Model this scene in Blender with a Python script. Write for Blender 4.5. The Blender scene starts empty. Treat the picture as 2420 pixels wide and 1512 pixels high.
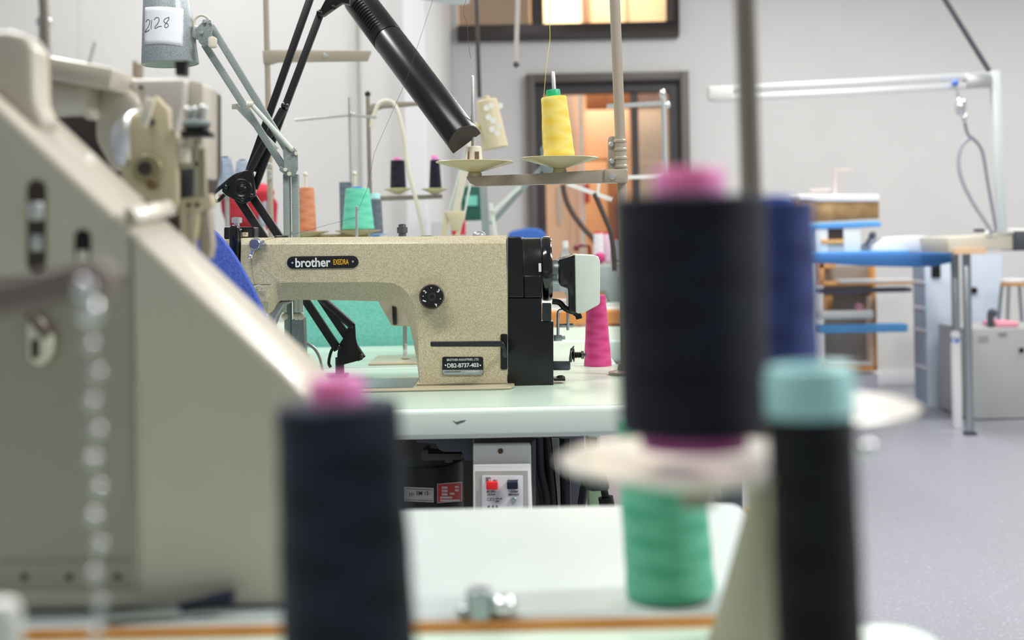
import bpy, bmesh, math, random
from mathutils import Vector, Matrix
random.seed(7)
C = bpy.context.scene.collection
SC = bpy.context.scene

# ------------------------------------------------------------------ camera
F = 3000.0            # focal length in pixels of the 2420x1512 frame
HC = 1.0              # camera height
ROLL = 0.02
cd = bpy.data.cameras.new('camera')
cam = bpy.data.objects.new('camera', cd)
C.objects.link(cam)
cd.sensor_width = 36.0
cd.lens = F / 2420 * 36
cd.shift_y = -(756 - 560) / 2420
cd.clip_start = 0.05
cam.matrix_world = Matrix.Translation((0, 0, HC)) @ Matrix.Rotation(math.pi / 2, 4, 'X') @ Matrix.Rotation(-ROLL, 4, 'Z')
cd.dof.use_dof = True
cd.dof.focus_distance = 2.13
cd.dof.aperture_fstop = cd.lens / 11.5
SC.camera = cam

# ------------------------------------------------------------------ light and exposure
SC.view_settings.view_transform = 'Standard'
SC.view_settings.look = 'None'
SC.view_settings.exposure = 0.0
SC.view_settings.gamma = 1.0
SC.view_settings.use_curve_mapping = False
w = bpy.data.worlds.new('world')
SC.world = w
w.use_nodes = True
w.node_tree.nodes['Background'].inputs[0].default_value = (0.93, 0.97, 1.0, 1)
w.node_tree.nodes['Background'].inputs[1].default_value = 0.30


def area(name, loc, sx, sy, power, col=(1, 1, 1), rot=(0, 0, 0)):
    l = bpy.data.lights.new(name, 'AREA')
    l.shape = 'RECTANGLE'
    l.size = sx
    l.size_y = sy
    l.energy = power
    l.color = col
    o = bpy.data.objects.new(name, l)
    C.objects.link(o)
    o.location = loc
    o.rotation_euler = rot
    return o


for (x, y, p) in ((-0.7, 1.08, 38), (2.6, 1.15, 135), (-1.3, 3.4, 40), (1.5, 3.4, 44), (-1.2, 4.6, 16), (1.6, 6.0, 58), (3.9, 5.9, 54)):
    tl_ = area('ceiling_tube_light', (x, y, 2.95), 0.35 if y > 2 else 1.3, 1.5 if y > 2 else 0.3, p, (1.0, 0.985, 0.96))
area('corridor_light', (0.6, 9.6, 3.3), 1.6, 1.2, 95, (1.0, 0.9, 0.77))


# ------------------------------------------------------------------ helpers
def P(px, py, Y):
    """point at distance Y that the photograph shows at (px, py)"""
    dx, dy = px - 1210, py - 560
    c, s = math.cos(ROLL), math.sin(ROLL)
    u = c * dx - s * dy
    v = s * dx + c * dy
    return Vector((u * Y / F, Y, HC - v * Y / F))


def rgb(h):
    v = [int(h[i:i + 2], 16) / 255 for i in (0, 2, 4)]
    return tuple((a / 12.92 if a <= 0.04045 else ((a + 0.055) / 1.055) ** 2.4) for a in v) + (1,)


MC = {}


def mat(name, col, rough=0.5, metal=0.0, kind=None, col2=None, scale=50.0, bump=0.0, spec=0.5, coat=0.0, trans=0.0, alpha=1.0, emit=0.0):
    if name in MC:
        return MC[name]
    m = bpy.data.materials.new(name)
    m.use_nodes = True
    nt = m.node_tree
    b = nt.nodes['Principled BSDF']
    b.inputs['Base Color'].default_value = rgb(col)
    b.inputs['Roughness'].default_value = rough
    b.inputs['Metallic'].default_value = metal
    b.inputs['Specular IOR Level'].default_value = spec
    b.inputs['Coat Weight'].default_value = coat
    b.inputs['Coat Roughness'].default_value = 0.15
    b.inputs['Transmission Weight'].default_value = trans
    b.inputs['Alpha'].default_value = alpha
    if emit:
        b.inputs['Emission Color'].default_value = rgb(col)
        b.inputs['Emission Strength'].default_value = emit
    L = nt.links.new
    tc = nt.nodes.new('ShaderNodeTexCoord')
    if kind in ('noise', 'speckle', 'voronoi'):
        if kind == 'voronoi':
            n = nt.nodes.new('ShaderNodeTexVoronoi')
            out = n.outputs['Distance']
        else:
            n = nt.nodes.new('ShaderNodeTexNoise')
            n.inputs['Detail'].default_value = 3
            out = n.outputs['Fac']
        n.inputs['Scale'].default_value = scale
        L(tc.outputs['Object'], n.inputs['Vector'])
        r = nt.nodes.new('ShaderNodeValToRGB')
        r.color_ramp.elements[0].color = rgb(col)
        r.color_ramp.elements[1].color = rgb(col2 or col)
        if kind == 'speckle':
            r.color_ramp.elements[0].position = 0.6
            r.color_ramp.elements[1].position = 0.68
        else:
            r.color_ramp.elements[0].position = 0.38
            r.color_ramp.elements[1].position = 0.62
        L(out, r.inputs['Fac'])
        L(r.outputs['Color'], b.inputs['Base Color'])
        if bump:
            bp = nt.nodes.new('ShaderNodeBump')
            bp.inputs['Strength'].default_value = bump
            bp.inputs['Distance'].default_value = 0.0008
            L(out, bp.inputs['Height'])
            L(bp.outputs['Normal'], b.inputs['Normal'])
    elif kind == 'thread':
        # cross-wound yarn: two families of helical bands around the cone's axis
        def mth(op, a, b_=None):
            q = nt.nodes.new('ShaderNodeMath')
            q.operation = op
            for k_, x_ in enumerate((a, b_)):
                if x_ is None:
                    continue
                if isinstance(x_, (int, float)):
                    q.inputs[k_].default_value = x_
                else:
                    L(x_, q.inputs[k_])
            return q.outputs[0]
        sx_ = nt.nodes.new('ShaderNodeSeparateXYZ')
        L(tc.outputs['Object'], sx_.inputs[0])
        ang_ = mth('MULTIPLY', mth('ARCTAN2', sx_.outputs[1], sx_.outputs[0]), 2)
        zz = mth('MULTIPLY', sx_.outputs[2], scale * 26)
        v1 = mth('SINE', mth('ADD', zz, ang_))
        v2 = mth('SINE', mth('SUBTRACT', mth('MULTIPLY', zz, 0.83), ang_))
        vv = mth('MULTIPLY_ADD', mth('MAXIMUM', v1, v2), 0.5)
        vv.node.inputs[2].default_value = 0.5
        wf = nt.nodes.new('ShaderNodeTexWave')
        wf.bands_direction = 'Z'
        wf.inputs['Scale'].default_value = 420
        L(tc.outputs['Object'], wf.inputs['Vector'])
        r = nt.nodes.new('ShaderNodeValToRGB')
        r.color_ramp.elements[0].color = rgb(col)
        r.color_ramp.elements[1].color = rgb(col2 or col)
        L(vv, r.inputs['Fac'])
        L(r.outputs['Color'], b.inputs['Base Color'])
        bp = nt.nodes.new('ShaderNodeBump')
        bp.inputs['Strength'].default_value = 0.35
        bp.inputs['Distance'].default_value = 0.0004
        L(wf.outputs['Fac'], bp.inputs['Height'])
        L(bp.outputs['Normal'], b.inputs['Normal'])
        b.inputs['Sheen Weight'].default_value = 0.08
        b.inputs['Specular IOR Level'].default_value = 0.25
    elif kind == 'wood':
        mp = nt.nodes.new('ShaderNodeMapping')
        mp.inputs['Scale'].default_value = (1, 1, 0.12)
        L(tc.outputs['Object'], mp.inputs['Vector'])
        n = nt.nodes.new('ShaderNodeTexNoise')
        n.inputs['Scale'].default_value = scale
        n.inputs['Detail'].default_value = 5
        L(mp.outputs['Vector'], n.inputs['Vector'])
        r = nt.nodes.new('ShaderNodeValToRGB')
        r.color_ramp.elements[0].color = rgb(col)
        r.color_ramp.elements[1].color = rgb(col2 or col)
        r.color_ramp.elements[0].position = 0.35
        r.color_ramp.elements[1].position = 0.65
        L(n.outputs['Fac'], r.inputs['Fac'])
        L(r.outputs['Color'], b.inputs['Base Color'])
    MC[name] = m
    return m


# ---- shapes: each returns (verts, faces) in world coordinates
def box(x0, x1, y0, y1, z0, z1):
    v = [(x, y, z) for x in (x0, x1) for y in (y0, y1) for z in (z0, z1)]
    f = [(0, 1, 3, 2), (4, 6, 7, 5), (0, 4, 5, 1), (2, 3, 7, 6), (0, 2, 6, 4), (1, 5, 7, 3)]
    return v, f


def pbox(x0, y0, x1, y1, d, t):
    """box whose front face at distance d fills the pixel rectangle; t metres deep"""
    c = P((x0 + x1) / 2, (y0 + y1) / 2, d)
    hx, hz = abs(x1 - x0) / 2 * d / F, abs(y1 - y0) / 2 * d / F
    return box(c.x - hx, c.x + hx, d, d + t, c.z - hz, c.z + hz)


def bar(p0, p1, w, t, up=Vector((0, 1, 0))):
    """rectangular bar: t thick along `up`, w wide across it"""
    p0, p1 = Vector(p0), Vector(p1)
    a = (p1 - p0).normalized()
    s = a.cross(up).normalized()
    u = s.cross(a).normalized()
    v = [p + s * i * w / 2 + u * j * t / 2 for p in (p0, p1) for i in (-1, 1) for j in (-1, 1)]
    f = [(0, 1, 3, 2), (4, 6, 7, 5), (0, 4, 5, 1), (2, 3, 7, 6), (0, 2, 6, 4), (1, 5, 7, 3)]
    return v, f


def prism(pts, y0, y1):
    n = len(pts)
    v = [(p[0], y0, p[1]) for p in pts] + [(p[0], y1, p[1]) for p in pts]
    f = [tuple(range(n)), tuple(range(2 * n - 1, n - 1, -1))]
    f += [(i, (i + 1) % n, (i + 1) % n + n, i + n) for i in range(n)]
    return v, f


def pprism(px, d, t):
    return prism([(P(x, y, d).x, P(x, y, d).z) for x, y in px], d, d + t)


def hprism(pts, z0, z1):
    n = len(pts)
    v = [(p[0], p[1], z0) for p in pts] + [(p[0], p[1], z1) for p in pts]
    f = [tuple(range(n)), tuple(range(2 * n - 1, n - 1, -1))]
    f += [(i, (i + 1) % n, (i + 1) % n + n, i + n) for i in range(n)]
    return v, f


def crom(pts, n=4, closed=False):
    pts = [Vector(p) for p in pts]
    out = []
    N = len(pts)
    for i in range(N if closed else N - 1):
        if closed:
            a, b, c, d = pts[i - 1], pts[i], pts[(i + 1) % N], pts[(i + 2) % N]
        else:
            a, b, c, d = pts[max(i - 1, 0)], pts[i], pts[i + 1], pts[min(i + 2, N - 1)]
        for k in range(n):
            t = k / n
            out.append(0.5 * ((2 * b) + (c - a) * t + (2 * a - 5 * b + 4 * c - d) * t * t + (3 * b - a - 3 * c + d) * t ** 3))
    if not closed:
        out.append(pts[-1])
    return out


def tube(pts, r, n=12, closed=False, cap=True):
    pts = [Vector(p) for p in pts]
    N = len(pts)
    rs = r if isinstance(r, (list, tuple)) else [r] * N
    v, f = [], []
    ref = None
    for i in range(N):
        if closed:
            t = (pts[(i + 1) % N] - pts[i - 1]).normalized()
        else:
            t = (pts[min(i + 1, N - 1)] - pts[max(i - 1, 0)]).normalized()
        if ref is None:
            ref = Vector((0, 1, 0)) if abs(t.y) < 0.9 else Vector((1, 0, 0))
        s = (ref - t * ref.dot(t)).normalized()
        ref = s
        q = t.cross(s)
        for k in range(n):
            a = 2 * math.pi * k / n
            v.append(pts[i] + (s * math.cos(a) + q * math.sin(a)) * rs[i])
    for i in range(N if closed else N - 1):
        j = (i + 1) % N
        for k in range(n):
            l = (k + 1) % n
            f.append((i * n + k, i * n + l, j * n + l, j * n + k))
    if not closed and cap:
        f.append(tuple(range(n - 1, -1, -1)))
        f.append(tuple((N - 1) * n + k for k in range(n)))
    return v, f


def ptube(px, d, r, n=10, smooth=0, closed=False):
    pts = [P(p[0], p[1], p[2] if len(p) > 2 else d) for p in px]
    if smooth:
        pts = crom(pts, smooth, closed)
    return tube(pts, r, n, closed)


def lathe(prof, o, axis=(0, 0, 1), n=32):
    """prof: (radius, height) pairs along axis from o; closed with caps where the radius is not 0"""
    o = Vector(o)
    ax = Vector(axis).normalized()
    s = ax.orthogonal().normalized()
    q = ax.cross(s)
    v, f = [], []
    for (r, h) in prof:
        for k in range(n):
            a = 2 * math.pi * k / n
            v.append(o + ax * h + (s * math.cos(a) + q * math.sin(a)) * max(r, 1e-5))
    for i in range(len(prof) - 1):
        for k in range(n):
            l = (k + 1) % n
            f.append((i * n + k, i * n + l, (i + 1) * n + l, (i + 1) * n + k))
    f.append(tuple(range(n - 1, -1, -1)))
    f.append(tuple((len(prof) - 1) * n + k for k in range(n)))
    return v, f


def cyl(o, axis, r, h, n=28, b=0.0):
    b = b or min(r, h) * 0.12
    return lathe([(r - b, 0), (r, b), (r, h - b), (r - b, h)], o, axis, n)


def ball(c, r, n=14, sq=(1, 1, 1)):
    v, f = lathe([(r * math.sin(math.pi * i / n), -r * math.cos(math.pi * i / n)) for i in range(n + 1)], (0, 0, 0), (0, 0, 1), n * 2)
    return [Vector((p[0] * sq[0], p[1] * sq[1], p[2] * sq[2])) + Vector(c) for p in v], f


def disc(px, py, d, rpx, t, n=32):
    """short cylinder facing the camera, its face at distance d"""
    return cyl(P(px, py, d + t), (0, -1, 0), rpx * d / F, t, n)


def obj(name, shapes, m, parent=None, bevel=0.0, seg=2, ang=38, label=None):
    if isinstance(shapes, tuple):
        shapes = [shapes]
    bm = bmesh.new()
    for v, f in shapes:
        vs = [bm.verts.new(p) for p in v]
        for q in f:
            try:
                bm.faces.new([vs[i] for i in q])
            except ValueError:
                pass
    bmesh.ops.remove_doubles(bm, verts=bm.verts, dist=2e-5)
    bmesh.ops.recalc_face_normals(bm, faces=bm.faces)
    if bevel:
        bm.normal_update()
        es = [e for e in bm.edges if e.is_manifold and e.calc_face_angle(0) > math.radians(28)]
        bmesh.ops.bevel(bm, geom=es, offset=bevel, segments=seg, affect='EDGES', clamp_overlap=True, profile=0.5)
    if parent is None:
        xs = [v.co for v in bm.verts]
        base = Vector(((min(p.x for p in xs) + max(p.x for p in xs)) / 2, (min(p.y for p in xs) + max(p.y for p in xs)) / 2, min(p.z for p in xs)))
    else:
        base = parent
        while base.parent:
            base = base.parent
        base = Vector(base.location)
    for v in bm.verts:
        v.co -= base
    me = bpy.data.meshes.new(name)
    bm.to_mesh(me)
    bm.free()
    me.materials.append(m)
    for p in me.polygons:
        p.use_smooth = True
    me.set_sharp_from_angle(angle=math.radians(ang))
    o = bpy.data.objects.new(name, me)
    C.objects.link(o)
    if parent is None:
        o.location = base
    else:
        o.parent = parent
    if label:
        o['label'] = label
    return o


def tag(o, label, cat, group=None, kind=None):
    o['label'] = label
    o['category'] = cat
    if group:
        o['group'] = group
    if kind:
        o['kind'] = kind
    return o


def thing(name, label, cat, loc, group=None):
    o = bpy.data.objects.new(name, None)
    C.objects.link(o)
    o.empty_display_size = 0.02
    o.location = loc
    return tag(o, label, cat, group)


def struct(name, shapes, m, parent=None, bevel=0.0):
    o = obj(name, shapes, m, parent, bevel)
    if parent is None:
        o['kind'] = 'structure'
    return o


def text(s, x0, y0, x1, y1, d, m, parent, name='lettering', rot=0.0, bold=0.0, thick=0.0003, zrot=None):
    """letters filling the pixel box at distance d, facing the camera; rot in radians turns them in their plane"""
    cu = bpy.data.curves.new('t', 'FONT')
    cu.body = s
    cu.size = 1
    cu.offset = bold
    cu.extrude = 0.02
    to = bpy.data.objects.new('t', cu)
    C.objects.link(to)
    bpy.context.view_layer.update()
    me = bpy.data.meshes.new_from_object(to.evaluated_get(bpy.context.evaluated_depsgraph_get()))
    bpy.data.objects.remove(to)
    xs = [v.co.x for v in me.vertices]
    ys = [v.co.y for v in me.vertices]
    ax, bx, ay, by = min(xs), max(xs), min(ys), max(ys)
    c = P((x0 + x1) / 2, (y0 + y1) / 2, d)
    W, Hh = (x1 - x0) * d / F, (y1 - y0) * d / F
    base = parent
    while base.parent:
        base = base.parent
    bl = Vector(base.location)
    for v in me.vertices:
        u = ((v.co.x - ax) / (bx - ax) - 0.5) * W
        q = ((v.co.y - ay) / (by - ay) - 0.5) * Hh
        u, q = u * math.cos(rot) - q * math.sin(rot), u * math.sin(rot) + q * math.cos(rot)
        v.co = Vector((c.x + u, d - thick / 2 - v.co.z / 0.02 * thick / 2, c.z + q)) - bl
    me.materials.clear()
    me.materials.append(m)
    o = bpy.data.objects.new(name, me)
    C.objects.link(o)
    o.parent = parent
    return o


def stadium(x0, y0, x1, y1, n=8):
    r = (y1 - y0) / 2
    cy = (y0 + y1) / 2
    out = []
    for k in range(n + 1):
        a = math.pi / 2 + math.pi * k / n
        out.append((x0 + r + r * math.cos(a), cy - r * math.sin(a)))
    for k in range(n + 1):
        a = -math.pi / 2 + math.pi * k / n
        out.append((x1 - r + r * math.cos(a), cy - r * math.sin(a)))
    return out


def rrect(x0, y0, x1, y1, r, n=4):
    out = []
    for cx, cy, a0 in ((x1 - r, y0 + r, -90), (x1 - r, y1 - r, 0), (x0 + r, y1 - r, 90), (x0 + r, y0 + r, 180)):
        for k in range(n + 1):
            a = math.radians(a0 + 90 * k / n)
            out.append((cx + r * math.cos(a), cy + r * math.sin(a)))
    return out


# ------------------------------------------------------------------ materials
M_wall = mat('wall_paint', 'd9d8d6', 0.9, kind='noise', col2='dcdbd9', scale=3)
M_pillar = mat('white_paint', 'e8e8ea', 0.7)
M_floor = mat('vinyl_floor', '95969f', 0.4, kind='speckle', col2='bcbdc6', scale=90)
M_dark = mat('dark_frame', '3d3835', 0.5)
M_frame = mat('grey_frame', '615b58', 0.5)
M_hammer = mat('hammered_beige', 'afa582', 0.4, kind='noise', col2='d6cdb1', scale=760, bump=0.35, coat=0.15)
M_hammer_smooth = mat('beige_enamel', 'b8ae92', 0.35, coat=0.3)
M_fmach = mat('warm_grey_enamel', 'c6bfb0', 0.35, coat=0.5)
M_fpanel = mat('warm_grey_panel', '9f998c', 0.5)
M_black = mat('black_plastic', '0d0d0f', 0.3, spec=0.5)
M_blackm = mat('black_metal', '17171a', 0.42)
M_blackg = mat('gloss_black', '060607', 0.12, coat=0.6)
M_mint = mat('mint_laminate', 'bbd0bf', 0.28, kind='noise', col2='c1d5c5', scale=4)
M_mintedge = mat('mint_edge', 'd8e6dc', 0.4)
M_pale = mat('pale_laminate', 'bcc6c4', 0.3)
M_orange = mat('beech_edge', 'efa962', 0.5, kind='wood', col2='e0954c', scale=30)
M_beech = mat('beech', 'e2ac6c', 0.5, kind='wood', col2='d69a58', scale=20)
M_chrome = mat('chrome', 'e6e8ea', 0.2, 0.85)
M_steel = mat('steel', 'a9b0b4', 0.35, 1.0)
M_zinc = mat('zinc', 'c9cbc9', 0.4, 0.7)
M_stand = mat('stand_taupe', 'a89d8c', 0.35, coat=0.2)
M_standb = mat('stand_brown', '8b8378', 0.4)
M_dish = mat('dish_ochre', 'c7bc92', 0.3, coat=0.2)
M_cream = mat('cream_plastic', 'dcd6c4', 0.45)
M_white = mat('white_plastic', 'e6e6e2', 0.4)
M_grn = mat('mint_grey_hammered', '7b8784', 0.4, kind='noise', col2='97a1a0', scale=620, bump=0.3)
M_shade = mat('silver_hammered', '929ca0', 0.35, 0.25, kind='noise', col2='b3bbbf', scale=560, bump=0.3)
M_shadein = mat('shade_inside', 'd5e2d6', 0.6)
M_yellow = mat('yellow_thread', 'f4d149', 0.7, kind='thread', col2='f9e27a', scale=9)
M_pinkt = mat('magenta_thread', 'bf2f6f', 0.7, kind='thread', col2='d04a86', scale=12)
M_navy = mat('navy_thread', '161a26', 0.75, kind='thread', col2='262b3c', scale=10)
M_navy2 = mat('midnight_thread', '14151f', 0.75, kind='thread', col2='1e2030', scale=10)
M_black_t = mat('black_thread', '101213', 0.75, kind='thread', col2='1b1e20', scale=10)
M_blue_t = mat('blue_thread', '2b3970', 0.7, kind='thread', col2='3c4b88', scale=9)
M_teal = mat('teal_thread', '4fae8c', 0.65, kind='thread', col2='6cc3a4', scale=14)
M_mintt = mat('mint_thread', '5dc9a8', 0.7, kind='thread', col2='74d8ba', scale=12)
M_coral = mat('coral_thread', 'cf8058', 0.7, kind='thread', col2='dc9470', scale=12)
M_grayt = mat('slate_thread', '5e6670', 0.7, kind='thread', col2='6c757f', scale=12)
M_paleb = mat('pale_blue_thread', '9aa7b8', 0.7, kind='thread', col2='a9b6c6', scale=12)
M_whitet = mat('white_thread', 'e4e4e6', 0.7, kind='thread', col2='efeff2', scale=12)
M_lpink = mat('light_pink_thread', 'ecc6da', 0.7, kind='thread', col2='f2d3e3', scale=12)
M_cpink = mat('pink_plastic', 'f79ddb', 0.4)
for m_, sc_v in ((M_cpink, 0.03),):
    m_.node_tree.nodes['Principled BSDF'].inputs['Subsurface Weight'].default_value = 0.4
    m_.node_tree.nodes['Principled BSDF'].inputs['Subsurface Scale'].default_value = sc_v
M_cgreen = mat('green_plastic', '1fb37f', 0.4)
M_cteal = mat('aqua_plastic', 'b6eceb', 0.45)
M_cblue = mat('blue_plastic', '4d79d8', 0.4)
M_cred = mat('red_plastic', 'd8393a', 0.4)
M_brown = mat('redbrown_plastic', '7c3c30', 0.5)
M_felt = mat('blue_felt', '3c53ae', 0.95, kind='noise', col2='4f66bd', scale=300, bump=0.5)
M_tealfab = mat('turquoise_felt', '6abdac', 0.95, kind='noise', col2='80cabb', scale=220)
M_red = mat('red_fabric', 'b42234', 0.9, kind='noise', col2='c93a48', scale=20)
M_blueboard = mat('blue_cover', '3f78bb', 0.8)
M_lblue = mat('light_blue_cover', '5ea3dd', 0.8)
M_locker = mat('pale_blue_enamel', 'cdd8e6', 0.5)
M_lockerside = mat('blue_grey_panel', '9ba9c2', 0.6)
M_gcab = mat('grey_enamel', 'b4b6b5', 0.5)
M_peach = mat('peach_wall', 'ecc6a2', 0.8)
M_peach2 = mat('pale_peach', 'edd2be', 0.8)
M_woodd = mat('brown_veneer', 'a8714a', 0.5, kind='wood', col2='9a6440', scale=15)
M_cork = mat('worn_cork_pad', '8d6f4a', 0.9, kind='noise', col2='b8976a', scale=8)
M_chair = mat('blue_upholstery', '3f6dc0', 0.8)
M_grnbox = mat('dark_green_card', '175243', 0.6)
M_glass = mat('clear_plastic', 'eef4f2', 0.08, trans=0.9, spec=0.5)
M_dkbrown = mat('dark_brown_and_shade', '3b302b', 0.7)  # dark parts; also stands for shade in holes, gaps and under the table
M_pan = mat('slate_grey_metal', '474b53', 0.5)
M_label = mat('paper_label', 'eceef2', 0.6)
M_inkk = mat('ink', '4a4a58', 0.7)
M_txt = mat('white_print', 'e8ece9', 0.5)
M_txty = mat('yellow_print', 'f0b429', 0.5)
M_txtk = mat('black_print', '2a2a2c', 0.6)
M_silver = mat('silver_print', 'a9b6b6', 0.35, 0.4)
M_plate = mat('black_badge', '15161a', 0.35)
M_pale2 = mat('motor_white', 'd2dad0', 0.35, coat=0.2)
M_lever = mat('grey_black_lacquer', '1f2429', 0.25, coat=0.4)
M_wood_p = mat('ochre_board', 'b89a6e', 0.6)
M_pinkc = mat('pink_cloth', 'ef9fb0', 0.9)
M_plum = mat('plum_plastic', 'b5569f', 0.4)

TZ = 0.7537       # worktop of the sharp machine

# ------------------------------------------------------------------ the room
struct('floor', box(-4, 6.5, -0.5, 12, -0.1, 0), M_floor)
WX0 = -0.369
wx = [P(1082, 95, 8.2).x, P(1603, 90, 8.2).x]
wz = P(1340, 95, 8.2).z
dx0, dx1 = P(1245, 300, 8.2).x, P(1627, 300, 8.2).x
dz = P(1430, 174, 8.2).z
struct('wall_back', [box(WX0 - 0.3, dx0, 8.2, 8.35, 0, wz), box(dx0, dx1, 8.2, 8.35, dz, wz), box(dx1, 6.5, 8.2, 8.35, 0, wz),
                     box(WX0 - 0.3, wx[0], 8.2, 8.35, wz, 3.6), box(wx[1], 6.5, 8.2, 8.35, wz, 3.6), box(wx[0], wx[1], 8.2, 8.35, 3.3, 3.6)], M_wall)
struct('wall_left', box(-4, WX0, 5.4, 8.19, 0, 3.6), M_wall)
struct('trim_1', box(P(957, 300, 5.3).x, P(1004, 300, 5.3).x, 5.3, 5.399, 0, 3.6), M_pillar, bevel=0.004)
struct('trim_2', box(P(838, 300, 5.37).x, P(846, 300, 5.37).x, 5.37, 5.399, 0, 3.6), mat('joint_strip', 'c4c2ba', 0.8))
struct('wall_right', box(6.5, 6.6, -0.5, 12, 0, 3.6), M_wall)
struct('baseboard_back', box(dx1 + 0.02, 6.49, 8.17, 8.199, 0, 0.09), M_pillar, bevel=0.004)
# corridor seen through the window and the door
struct('wall_corridor', box(-1.2, 4, 11.0, 11.1, 0, 3.6), M_peach)
struct('wall_corridor_side', box(-1.2, -1.1, 8.36, 10.99, 0, 3.6), M_peach2)
struct('ceiling_corridor', box(-1.1, 4, 8.36, 10.99, 3.45, 3.5), M_peach2)
# window with dark frame
wd = struct('window_1', [box(wx[0], wx[1], 8.14, 8.22, wz, wz + 0.10), box(P(1603, 50, 8.14).x - 0.07, wx[1], 8.14, 8.22, wz + 0.10, 3.3),
                         box(wx[0], wx[1], 8.14, 8.22, 3.2, 3.3)], M_dark, bevel=0.004)
obj('mullion', box(P(1256, 50, 8.14).x, P(1284, 50, 8.14).x, 8.14, 8.22, wz + 0.1, 3.2), M_dark, wd)
obj('window_pane', box(wx[0] + 0.02, wx[1] - 0.06, 8.19, 8.196, wz + 0.1, 3.2), M_glass, wd)
# things in the corridor: wall panel brightened by emission, cabinets, door strip
pw = obj('wall_panel_glow', pbox(1285, -80, 1372, 82, 10.3, 0.05), mat('warm_panel_glow', 'ffe2b0', 0.5, emit=1.1))  # not a lamp: emission stands for the brightly lit wall
tag(pw, 'warm cream wall panel, its brightness put in as glow, behind the upper window of the back wall', 'wall panel')
for i, (x0, x1, mm, lab) in enumerate(((1384, 1395, M_woodd, 'thin brown post in the corridor beyond the upper window'), (1395, 1478, mat('apricot', 'f2c493', 0.7), 'apricot cupboard in the corridor right of the glowing panel'), (1485, 1590, mat('ochre_door', 'cfae82', 0.6), 'ochre door leaf in the corridor at the right end of the upper window'))):
    o = obj(('post', 'wall_cupboard', 'ochre_door')[i], pbox(x0, -120, x1, 90, 10.4, 0.08), mm, bevel=0.004)
    tag(o, lab, ('post', 'cupboard', 'door')[i])
o = obj('beige_board', pbox(1060, -60, 1250, 92, 8.9, 0.04), mat('tan_board', 'b89c80', 0.8), bevel=0.003)
tag(o, 'tan board behind the left pane of the upper window', 'board')
# doorway
dr = struct('door_1', [box(dx0, dx0 + 0.055, 8.14, 8.3, 0, dz), box(dx1 - 0.055, dx1, 8.14, 8.3, 0, dz), box(dx0 + 0.0552, dx1 - 0.0552, 8.14, 8.3, dz - 0.055, dz)], M_frame, bevel=0.003)
obj('door_frame', [box(dx0 + 0.055, dx0 + 0.115, 8.2, 8.34, 0, dz - 0.055), box(dx1 - 0.115, dx1 - 0.055, 8.2, 8.34, 0, dz - 0.055), box(dx0 + 0.1152, dx1 - 0.1152, 8.2, 8.34, dz - 0.12, dz - 0.0552)], mat('charcoal_jamb', '3a3839', 0.5), dr)
xs = P(1500, 300, 8.24).x
obj('door_stile', box(xs - 0.022, xs + 0.022, 8.22, 8.3, 0, dz - 0.12), M_dark, dr)
obj('door_pane', box(xs + 0.022, dx1 - 0.115, 8.25, 8.256, 0.1, dz - 0.12), M_glass, dr)
# corridor furniture seen through the doorway
CR = {}
for x0, y0, x1, y1, d, mm, nm, lab, cat in (
        (1280, 215, 1344, 900, 9.2, mat('peach_veneer', 'f0cfb0', 0.6), 'wardrobe_side', 'tall peach veneer cabinet just inside the doorway, left', 'cabinet'),
        (1346, 215, 1368, 900, 9.2, M_peach2, 'narrow_panel', 'narrow pale peach panel beside the tall peach cabinet in the doorway', 'panel'),
        (1372, 215, 1384, 900, 9.1, M_pillar, 'white_post', 'slim white post in the middle of the doorway', 'post'),
        (1386, 260, 1486, 375, 10.0, M_peach, 'upper_cupboard', 'upper peach wall cupboard seen through the doorway', 'cupboard'),
        (1386, 210, 1570, 256, 9.6, M_woodd, 'wood_lintel', 'brown wooden beam along the top of the doorway view', 'beam'),
        (1386, 382, 1440, 900, 9.9, mat('pale_veneer', 'dfae84', 0.6), 'base_cabinet', 'light veneer cupboard low in the doorway view', 'cabinet'),
        (1444, 384, 1478, 900, 9.9, M_woodd, 'brown_cabinet', 'brown veneer cupboard in the doorway beside the beige pole', 'cabinet'),
        (1510, 262, 1570, 380, 9.8, mat('pale_door', 'e0c2a6', 0.6), 'corridor_door', 'pale door in the right part of the doorway view', 'door'),
        (1510, 384, 1570, 900, 9.8, mat('taupe_door', 'b49c88', 0.6), 'lower_door_panel', 'taupe panel under the pale door in the doorway view', 'panel')):
    v_, f_ = pbox(x0, y0, x1, y1, d, 0.06 if nm != 'upper_cupboard' else 0.99)
    if y1 == 900:
        v_ = [(a, b, 0.0 if k % 2 == 0 else c) for k, (a, b, c) in enumerate(v_)]
    o = CR[nm] = obj(nm, (v_, f_), mm, bevel=0.004)
    tag(o, lab, cat)
obj('pull_handle', pbox(1318, 440, 1324, 530, 9.17, 0.025), M_zinc, CR['wardrobe_side'], label='long vertical metal pull handle')
obj('red_strip', pbox(1383, 434, 1393, 480, 9.06, 0.04), M_cred, CR['white_post'], label='bright red strip')


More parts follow.
